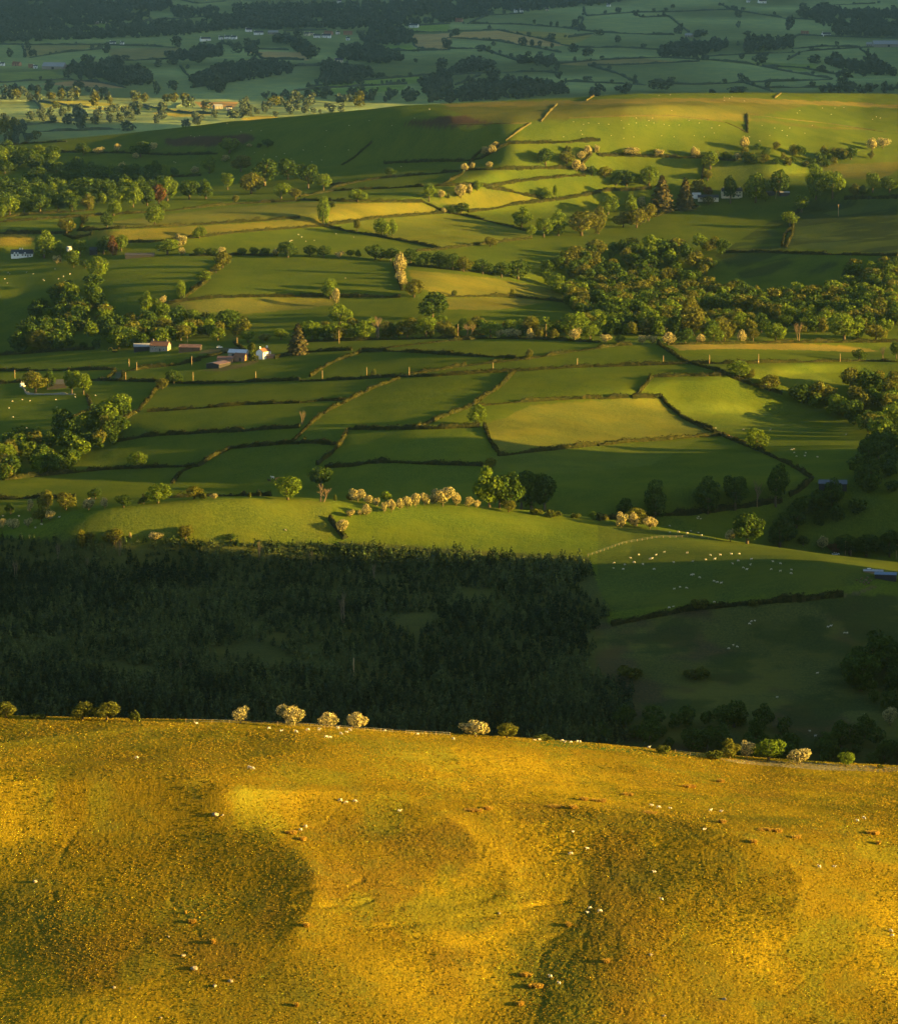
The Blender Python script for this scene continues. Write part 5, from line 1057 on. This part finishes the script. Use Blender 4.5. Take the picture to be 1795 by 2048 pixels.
for dx in (-6.4, -3.6, 2.6):
    b = MB(); b.add([(dx-.9, -3.28, 2.6), (dx+.9, -3.28, 2.6), (dx+.9, -3.28, 3.4), (dx, -3.28, 4.2), (dx-.9, -3.28, 3.4), (dx-.9, -1.2, 2.6), (dx+.9, -1.2, 2.6), (dx+.9, -1.6, 3.4), (dx, -1.0, 4.2), (dx-.9, -1.6, 3.4)], [(0, 1, 2, 3, 4), (4, 3, 8, 9), (3, 2, 7, 8), (1, 6, 7, 2), (0, 4, 9, 5)]); obj('dormer', b.mesh('dormer', M_WHITE), t)
x, y, z = put(139, 500); house('shed', 'small pale sheet-roofed shed among the trees right of the white cottage', 'shed', (x, y, z), R(30), 4, 3, 2.2, .9, M_WHITE, M_LIGHTROOF)
x, y, z = put(188, 508); house('shed', 'black timber shed under the copper red tree', 'shed', (x, y, z), R(0), 7, 6, 4.0, 2.0, M_DARK, M_SLATE, (), [], [('f', 0, 0, 2.5, 2.6)])
x, y, z = put(280, 514); house('barn', 'long grey sheet-roofed shed standing low beside the hedge in shade', 'barn', (x, y, z), R(2), 25, 7, 2.0, 1.5, M_DARK, M_SLATE, (), [], [('f', -6, 0, 2, 2), ('f', 5, 0, 2, 2)])
x, y, z = put(1462, 393); house('farmhouse', 'cream two-storey farmhouse with slate roof half hidden by a dark tree', 'house', (x, y, z), R(3), 20, 7, 5.4, 2.8, M_CREAM, M_SLATE, (-8, 8), [('f', a, s, 1.1, 1.3) for a in (-7.8, -4, 4.6, 7.6) for s in (.9, 3.4)], [('f', 6.1, 0, 1.1, 2.1)])
x, y, z = put(1415, 400); house('bungalow', 'low white bungalow with grey roof right of the brown spruces', 'house', (x, y, z), R(-3), 20, 7, 2.8, 2.2, M_CREAM, M_SLATE, (), [('f', -7, .9, 1.3, 1.1), ('f', 2, .9, 1.3, 1.1), ('f', 7, .9, 1.3, 1.1)], [('f', -1, 0, 1, 2)])
x, y, z = put(1392, 394); house('shed', 'pale end of an outhouse directly beside the brown spruces', 'shed', (x, y, z), R(-6), 8, 5, 2.6, 1.6, M_WHITE, M_LIGHTROOF)
x, y, z = put(1540, 388); house('barn', 'low pale-roofed shed first to the right of the cream farmhouse', 'barn', (x, y, z), R(0), 8, 5, 2.0, .9, M_DARK, M_SLATE)
x, y, z = put(1568, 389); house('barn', 'low pale-roofed shed behind the leaning pole right of the cream farmhouse', 'barn', (x, y, z), R(0), 9, 5, 2.0, .9, M_DARK, M_GREY)
x, y, z = put(114, 776); house('barn', 'grey stone barn hidden in its ring of trees and wall', 'barn', (x, y, z), R(5), 14, 7, 3.6, 2.4, M_DARK, M_SLATE, (), [('f', -4, 2.6, .8, .9)], [('f', 2, 0, 2.4, 2.8)])
x, y, z = put(46, 773); house('shed', 'tiny pale lean-to at the corner of the tree-ringed barn enclosure', 'shed', (x, y, z), R(35), 3.4, 2.4, 1.8, .7, M_WHITE, M_LIGHTROOF)
x, y, z = put(1664, 975); house('barn', 'dark blue-grey sheet barn in the shade beside the right wood', 'barn', (x, y, z), R(-6), 16, 8, 2.8, 1.6, M_DARK, mat('slate_blue_sheet', metal((.04, .055, .08), (.06, .075, .10))), (), [], [('f', -3, 0, 2.6, 2.4), ('f', 4, 0, 2.6, 2.4)])
x, y, z = put(1770, 1158)
house('barn', 'open-fronted shed with blue roof sheets beside the rubble heap', 'barn', (x, y, z), R(-10), 10, 6, 2.6, .5, M_DARK, M_BLUE, (), [], [('f', 1.8, 0, 4.6, 2.3), ('f', -3, 0, 2.6, 2.2)])  # dark door panels stand for the shade inside the open front
x, y, z = put(1745, 1146); house('shed', 'low grey-roofed pen behind the blue-roofed shed', 'shed', (x, y, z), R(-6), 9, 4, 1.2, .4, M_WOOD, M_GREY)
# far village, farms and houses: region, x, foot, width (enlarged pixels), wall, roof, words
FAR = [('A', 415, 92, 22, 'w', 'white house above the pale field at the wood edge'), ('A', 385, 96, 18, 'g', 'grey-roofed house beside the wood-edge field'), ('A', 450, 178, 30, 'w', 'white gabled house at the left end of the village lane'), ('A', 487, 178, 14, 'w', 'small white house among trees by the lane'),
 ('A', 818, 163, 50, 'w', 'long white house on the village field edge'), ('A', 880, 157, 22, 'w', 'white cottage, first of the three on the village green'), ('A', 905, 155, 26, 'w', 'white gabled cottage between two others on the green'), ('A', 932, 156, 28, 'w', 'pale-roofed cottage at the end of the green'),
 ('A', 990, 126, 30, 'w', 'white house highest on the village slope'), ('A', 1030, 138, 46, 'w', 'long cream house below the highest village house'), ('A', 1088, 136, 40, 'g', 'grey house with a pale roof beside the long cream one'), ('A', 1222, 142, 26, 'c', 'pink-white twin-gabled house in the village'), ('A', 1238, 140, 16, 'c', 'tall pink-white gable next to the twin-gabled house'),
 ('A', 1262, 150, 34, 'w', 'low pale house under the twin-gabled house'), ('A', 1300, 150, 44, 'w', 'low white house below the brown church-like roof'), ('A', 1308, 138, 40, 'b', 'big brown-roofed building in the middle of the village'), ('A', 1345, 136, 16, 'w', 'small white house right of the big brown roof'), ('A', 1385, 138, 44, 'b', 'brown brick house group at the right of the village'),
 ('A', 1385, 160, 12, 'w', 'tiny white house below the brick ones'), ('A', 1648, 109, 44, 'w', 'white house on the far side of the tan field'), ('A', 1348, 248, 38, 'c', 'pinkish farmhouse in the trees below the village'), ('A', 1006, 265, 40, 'w', 'white long-windowed house under the tan field'),
 ('A', 10, 262, 24, 'w', 'white house at the far left farm'), ('A', 68, 262, 40, 'b', 'brown barn beside the far left white house'), ('A', 125, 270, 26, 'b', 'red-brown shed of the far left farm'), ('A', 142, 272, 18, 'w', 'pale small shed between the farm barns'), ('A', 218, 275, 90, 'g', 'long grey barn range of the far left farm'),
 ('A', 868, 434, 34, 'g', 'grey-roofed house in the lit far field'), ('A', 912, 438, 28, 'c', 'golden lit house in the far field'), ('A', 1350, 12, 20, 'w', 'white house highest at the top of the woods'),
 ('B', 45, 87, 36, 'b', 'brown house beside the upper meadow'), ('B', 270, 49, 14, 'w', 'white house under the top wood'), ('B', 293, 48, 16, 'w', 'white gable next to the one under the top wood'), ('B', 395, 43, 14, 'c', 'cream house in the top wood edge'), ('B', 640, 26, 18, 'w', 'white house at the end of the top wood'), ('B', 1250, 12, 38, 'w', 'long white house at the upper skyline fields'), ('B', 1195, 9, 16, 'w', 'small white house near the long upper one'),
 ('B', 1590, 107, 30, 'w', 'white gabled house among the far right trees'), ('B', 1420, 138, 36, 'b', 'brown farm buildings on the far lane'), ('B', 1505, 144, 42, 'w', 'long white house on the far lane'), ('B', 1750, 186, 120, 'g', 'very large grey farm shed at the far right'), ('B', 1690, 184, 50, 'g', 'grey shed beside the very large farm shed'), ('B', 960, 148, 30, 'g', 'grey roof beside the far tree clump')]
for i, (r, fx, fy, fw, c, lab) in enumerate(FAR):
    (px, py), = reg(r, [(fx, fy)]); x, y, z = put(px, py, 4150); m = pxm(y, z); L = max(6.5, fw*.50223/m*(.8 if c != 'g' else 1)); W = min(L*.7, 9)
    wm = dict(w=M_WHITE, g=M_STONE, b=M_BRICK, c=M_CREAM)[c]; rm = dict(w=M_SLATE, g=M_GREY, b=M_TILE, c=M_SLATE)[c]
    if L > 30: W = 18
    ev = 4.0 if L < 30 else 5.0; nw = max(2, int(L/3.6)) if L < 30 else 0
    wins = [('f', -L/2+L*(j+.5)/nw, s, 1.1, 1.2) for j in range(nw) for s in ((1.0, 3.0) if L < 14 else (1.2,))] if nw else []
    house('house' if L < 30 else 'farm_shed', lab+(', hazy' if len(lab.split()) < 15 else ''), 'house' if L < 30 else 'barn', (x, y, z), R(((i*37) % 50)-25), L, W, ev, W*.32, wm, rm, (-L/2+.8,) if L < 30 and c != 'g' else (), wins, [('f', L*.06, 0, 1.1, 2.1)] if L < 30 else [('f', 0, 0, 4, 4)], 'far houses and farms', detail=False)
# ------------------------------------------------------------------ poles, fences, machines, stones
def pole(name, label, px, ytop, yb, cross, ymin=1400, leaning=0):
    x, y, z = put(px, yb, ymin); h = min(11, max(6.0, (yb-ytop)/pxm(y, z)*1.03)); t = thing(name, label, 'utility pole', (x, y, z), random.uniform(-.3, .3), (1, 1, 1), 'utility poles'); t.rotation_euler.y = leaning
    b = MB(); b.tube([(0, 0, -1), (0, 0, h*.5), (0, 0, h)], [.24, .21, .17], 8); obj('post', b.mesh('post', M_POLE, True), t)
    if cross:
        c = MB(); c.box(-.9, .9, -.09, .09, h-.55, h-.4); a = obj('crossarm', c.mesh('crossarm', M_POLE), t)
        for s in (-.8, 0, .8):
            q = MB(); q.tube([(s, 0, h-.4), (s, 0, h-.15)], [.07, .05], 6); obj('insulator', q.mesh('insulator', M_DARK), a)
    return t
PO = [('F', 772, 478, 520, 0), ('F', 818, 492, 540, 0), ('F', 1146, 455, 515, 1), ('F', 752, 560, 600, 0), ('F', 1154, 560, 600, 0), ('F', 1528, 555, 597, 0), ('F', 90, 562, 585, 0), ('F', 1120, 345, 385, 0), ('F', 1417, 345, 395, 1),
      ('G', 133, 540, 590, 0), ('G', 398, 530, 572, 0), ('G', 651, 528, 572, 0), ('G', 1151, 503, 545, 0), ('G', 1654, 468, 523, 0), ('G', 942, 265, 342, 0), ('G', 1468, 262, 342, 0), ('G', 233, 303, 380, 0),
      ('H', 390, 462, 502, 0), ('H', 665, 447, 502, 0), ('H', 958, 443, 498, 0), ('H', 264, 260, 320, 1), ('H', 795, 255, 320, 0), ('H', 1302, 242, 312, 0), ('H', 1445, 450, 490, 0), ('E', 1434, 380, 455, 1), ('E', 1060, 300, 350, 0), ('K', 1476, 722, 808, 1), ('K', 1510, 750, 810, 0), ('K', 1780, 745, 832, 1), ('L', 1408, 430, 500, 0)]
cnt = {}
for q in PO: cnt.setdefault(q[0], []).append(q[1])
for r, px, a, b, c in PO:
    (X0, ya), (_, yb) = reg(r, [(px, a), (px, b)]); n = sorted(cnt[r]).index(px); Zn = 'in the dark plantation' if r == 'L' else ZONE[r]
    pole('utility_pole', f"wooden pole{' with crossarm' if c else ''}, {ordinal(n)} pole from the left {Zn}" if len(cnt[r]) > 1 else f'thin wooden pole standing {Zn}', X0, ya, yb, c, 1100 if r == 'L' else 1400, .12 if r == 'E' and n == 0 else 0)
def fence(label, pts, step, hgt, m, ymin, dy=0, w=.07):
    X, Y = resample(pts, step, ymin); Y = Y+dy; Z = ground_z(X, Y); t = thing('fence', label, 'fence', (X[0], Y[0], Z[0]))
    for i in range(min(len(X), 95)):
        b = MB(); k = hgt*random.uniform(.85, 1.1); b.tube([(0, 0, -.3), (random.uniform(-.05, .05), 0, k)], [w, w*.9], 5); o = obj('post', b.mesh('post', m), t); o.location = (X[i]-X[0], Y[i]-Y[0], Z[i]-Z[0])
    for hz in (.45, .95):
        b = MB(); b.tube([(X[i]-X[0], Y[i]-Y[0], Z[i]-Z[0]+hz*hgt) for i in range(len(X))], [.02]*len(X), 4); obj('wire', b.mesh('wire', M_GREY), t)
fence('post and wire fence curving along the upper edge of the dark sheep pasture', reg('K', pairs('-60 815 0 795 150 740 350 705 560 700 700 715')), 3.5, 1.15, M_POLE, 1500)
fence('post and wire fence along the golden hill crest beside the round hawthorns', pairs('372 1445 520 1449 650 1456 800 1467 900 1472'), 4.5, .95, M_POLE, 640, w=.045)
fence('wire fence beside the small green pasture on the golden crest', reg('M', pairs('905 808 1000 826 1090 832')), 3.5, .95, M_POLE, 640, w=.045)
X, Y = resample(reg('F', pairs('128 615 160 684 300 686 450 684')), 2.0, 2000); Q = hedge_mesh(X, Y, .9, 1.3, hr, 2, .3, False); c = np.array([X.mean(), Y.mean(), ground_z(X, Y).mean()])
o = obj('stone_wall', quadmesh('stone_wall', Q-c, M_STONE)); o.location = c; tag(o, 'pale stone wall enclosing the tree-ringed barn', 'stone wall')
def machine(label, loc, rz):
    t = thing('excavator', label, 'excavator', loc, rz)
    for s in (-1, 1):
        b = MB(); b.tube([(-1.5, s*.95, .45), (1.5, s*.95, .45)], [.45, .45], 10); b.box(-1.5, 1.5, s*.95-.28, s*.95+.28, .05, .88); obj('track', b.mesh('track', M_RUBBER), t)
    b = MB(); b.box(-1.5, 1.4, -1.2, 1.2, .95, 1.9); b.box(-1.7, -1.0, -1.15, 1.15, 1.0, 2.2); obj('body', b.mesh('body', M_YELLOW), t)
    b = MB(); b.box(.1, 1.35, -1.15, -.1, 1.9, 3.0); obj('cab', b.mesh('cab', M_GLASS), t)
    b = MB(); b.tube([(1.2, .3, 1.6), (2.6, .3, 3.4), (4.6, .3, 2.9)], [.22, .24, .18], 6); b.tube([(4.6, .3, 2.9), (5.2, .3, 1.2)], [.18, .14], 6); a = obj('arm', b.mesh('arm', M_YELLOW), t)
    b = MB(); b.box(4.8, 5.6, -.2, .8, .55, 1.2); obj('bucket', b.mesh('bucket', M_DARK), a)
x, y, z = put(230, 704); machine('yellow excavator with raised arm left of the red-roofed farm', (x, y, z), R(165))
def car(label, loc, rz, m):
    t = thing('parked_car', label, 'car', loc, rz); b = MB(); b.box(-2.1, 2.1, -.85, .85, .35, .95); V = [(-1.7, -.8, .95), (1.3, -.8, .95), (1.3, .8, .95), (-1.7, .8, .95), (-1.3, -.68, 1.5), (.6, -.68, 1.5), (.6, .68, 1.5), (-1.3, .68, 1.5)]
    b.add(V, [(4, 5, 6, 7)]); obj('body', b.mesh('body', m), t); g = MB(); g.add(V, [(0, 1, 5, 4), (1, 2, 6, 5), (2, 3, 7, 6), (3, 0, 4, 7)]); obj('window', g.mesh('window', M_GLASS), t)
    for a in (-1.35, 1.35):
        for s in (-1, 1):
            w = MB(); w.tube([(a, s*.72, .33), (a, s*.9, .33)], [.33, .33], 12); obj('wheel', w.mesh('wheel', M_RUBBER), t)
x, y, z = put(1670, 1110); car('white car parked at the edge of the dark pasture near two poles', (x, y, z), R(10), M_CAR)
x, y, z = put(439, 696); car('pale car parked in the yard right of the long dark barn', (x, y, z), R(20), M_CAR)
x, y, z = put(1738, 1143); car('pale vehicle parked beside the blue-roofed shed', (x, y, z), R(5), M_CAR)
def boulder(seed, w, h, squash=1.0):
    bm = bmesh.new(); bmesh.ops.create_icosphere(bm, subdivisions=3, radius=1); rs = np.random.RandomState(seed); pl = [(sphere_dirs(1, rs)[0], rs.uniform(.55, .95)) for _ in range(9)]
    for v in bm.verts:
        p = np.array(v.co)
        for d, k in pl:
            e = p@d
            if e > k: p = p-d*(e-k)*.9
        p *= 1+.06*float(vn([p[0]*3+seed], [p[1]*3+p[2]*2], seed)[0]); v.co = (p[0]*w/2, p[1]*w/2*squash, p[2]*h/2)
    me = bpy.data.meshes.new('boulder'); bm.to_mesh(me); bm.free(); me.materials.append(M_ROCK if seed < 60 else M_RUBBLE); return me
M_RUBBLE = mat('rubble', plain((.12, .085, .06), 3, .3))
RK = [('N', 775, 912, 36), ('N', 730, 860, 26), ('N', 672, 785, 15), ('N', 860, 299, 34), ('N', 887, 300, 15), ('N', 855, 982, 26), ('N', 917, 962, 26), ('N', 455, 987, 20), ('N', 140, 566, 26), ('N', 640, 1107, 15), ('N', 1270, 1127, 15), ('N', 383, 916, 10), ('N', 520, 989, 10), ('O', 808, 857, 24), ('O', 205, 692, 16), ('O', 1100, 1034, 26), ('O', 860, 1100, 18)]
srt = {r: sorted(q[1] for q in RK if q[0] == r) for r in 'NO'}
for i, (r, bx, by, bw) in enumerate(RK):
    (px, py), = reg(r, [(bx, by)]); x, y, z = put(px, py, 640); w = bw*.50223/pxm(y, z); o = obj('boulder', boulder(i, w*.95, w*.5, .8)); o.location = (x, y, z+w*.1); o.rotation_euler = (0, 0, i)
    tag(o, f"pale grey boulder in the grass, {ordinal(srt[r].index(bx))} from the left on the golden hill's {'left' if r == 'N' else 'right'} half", 'boulder', 'boulders on the golden hill')
for i, (px, py, s) in enumerate(((1712, 1161, 1.1), (1722, 1158, 1.5), (1730, 1162, 1.7), (1736, 1167, 1.4), (1726, 1166, 1.3), (1733, 1156, 1.2), (1719, 1164, 1.0), (1740, 1162, 1.1), (1729, 1170, 1.0))):
    x, y, z = put(px, py); o = obj('rubble_stone', boulder(60+i, s, s*.8)); o.location = (x, y, z+s*.2); tag(o, 'brownish stone in the rubble heap below the blue-roofed shed', 'stone', 'stones of the rubble heap')
def rush(seed, w, d, h):
    rs = np.random.RandomState(seed); n = int(130+160*w*d); Q = []
    a = rs.rand(n)*2*PI; r = np.sqrt(rs.rand(n)); P = np.stack([np.cos(a)*r*w/2, np.sin(a)*r*d/2, 0*a], 1); k = vn(P[:, 0]*1.6+seed, P[:, 1]*1.6, seed) > -.25; P = P[k]; n = len(P)
    b = rs.rand(n)*PI; dx = np.stack([np.cos(b), np.sin(b), 0*b], 1)*.05; lean = rs.normal(size=(n, 3))*np.array([.22, .22, 0]); hh = h*(.55+.6*rs.rand(n))[:, None]*np.array([[0, 0, 1.]])
    return quadmesh('rush_clump', np.stack([P-dx*1.6, P+dx*1.6, P+hh+lean+dx*.8, P+hh*.95+lean-dx*.8], 1), M_RUSH)
RU = [('O', 100, 282, 90), ('O', 160, 276, 40), ('O', 430, 268, 80), ('O', 500, 272, 40), ('O', 600, 246, 70), ('O', 540, 240, 40), ('O', 800, 292, 80), ('O', 720, 222, 60), ('O', 1255, 360, 80), ('O', 1310, 366, 40), ('O', 1385, 390, 40), ('O', 1700, 414, 50), ('O', 1215, 410, 30), ('O', 310, 940, 55), ('O', 350, 985, 70), ('O', 288, 1056, 26), ('O', 630, 886, 26), ('O', 480, 740, 20), ('O', 1085, 168, 34), ('O', 960, 190, 60), ('O', 1090, 330, 40), ('O', 1690, 375, 60), ('N', 750, 690, 30), ('N', 765, 728, 36), ('N', 1160, 374, 55), ('N', 1205, 399, 34), ('N', 1220, 742, 26), ('N', 1180, 1060, 16), ('N', 850, 808, 16)]
srt = {r: sorted(q[1] for q in RU if q[0] == r) for r in 'NO'}
for i, (r, bx, by, bw) in enumerate(RU):
    (px, py), = reg(r, [(bx, by)]); x, y, z = put(px, py, 640); w = .82*bw*.50223/pxm(y, z); o = obj('rush_clump', rush(i, w, max(1.2, w*.5), .5 if w > 3.5 else .75)); o.location = (x, y, z-.05)
    tag(o, f"straw-gold rush clump, {ordinal(srt[r].index(bx))} from the left on the golden hill's {'left' if r == 'N' else 'right'} half", 'rush clump', 'rush clumps on the golden hill')
# ------------------------------------------------------------------ rough grass tufts over the near hill
gr = np.random.RandomState(77); n = 270000
gx = gr.uniform(-128, 128, n); gy = gr.uniform(628, 905, n); k = (np.abs(gx) < gy*.139) & (gr.rand(n) < .62+.7*fbm(gx/9, gy/11, 301, 3)); gx, gy = gx[k], gy[k]; gz = ground_z(gx, gy)
Q = []; big = .55+.6*gr.rand(len(gx))**2+.25*fbm(gx/14, gy/18, 303, 2)
for j in range(3):
    a = gr.rand(len(gx))*PI; dx = np.stack([np.cos(a), np.sin(a), 0*a], 1); w = (big*.23)[:, None]; h = big*(.11+.11*gr.rand(len(gx)))
    P = np.stack([gx, gy, gz-.03], 1)+gr.normal(size=(len(gx), 3))*np.array([.1, .1, 0]); up = np.stack([gr.normal(size=len(gx))*.1, gr.normal(size=len(gx))*.1, h], 1)
    Q.append(np.stack([P-dx*w*.5, P+dx*w*.5, P+up+dx*w*.62, P+up*.9-dx*w*.62], 1))
Q = np.concatenate(Q); mi = np.tile((gr.rand(len(gx)) < .3+.5*(fbm(gx/11, gy/13, 305, 2) > .18)).astype(int), 3)
stuff('grass', quadmesh('grass', Q, [mat('straw_grass', leafy((.39, .255, .017), (.49, .335, .036), (.27, .175, .013), .5)), mat('olive_grass', leafy((.20, .17, .014), (.28, .22, .02), (.12, .11, .01), .5))], mi), 'rough tussocky straw and olive grass covering the golden hill')
# ------------------------------------------------------------------ the air
hz = MB(); hz.box(-6400, 6400, -505, 12600, -480, 520)
def air(nt, out):
    v = N(nt, 'ShaderNodeVolumePrincipled'); v.inputs['Color'].default_value = (.5, .76, 1, 1); v.inputs['Density'].default_value = HAZE; v.inputs['Anisotropy'].default_value = .93
    nt.links.new(v.outputs[0], out.inputs['Volume'])
HAZE = 3.1e-5
ho = obj('haze', hz.mesh('haze', mat('haze', air))); ho['kind'] = 'stuff'; ho['label'] = 'thin pale evening haze lying over the whole valley'
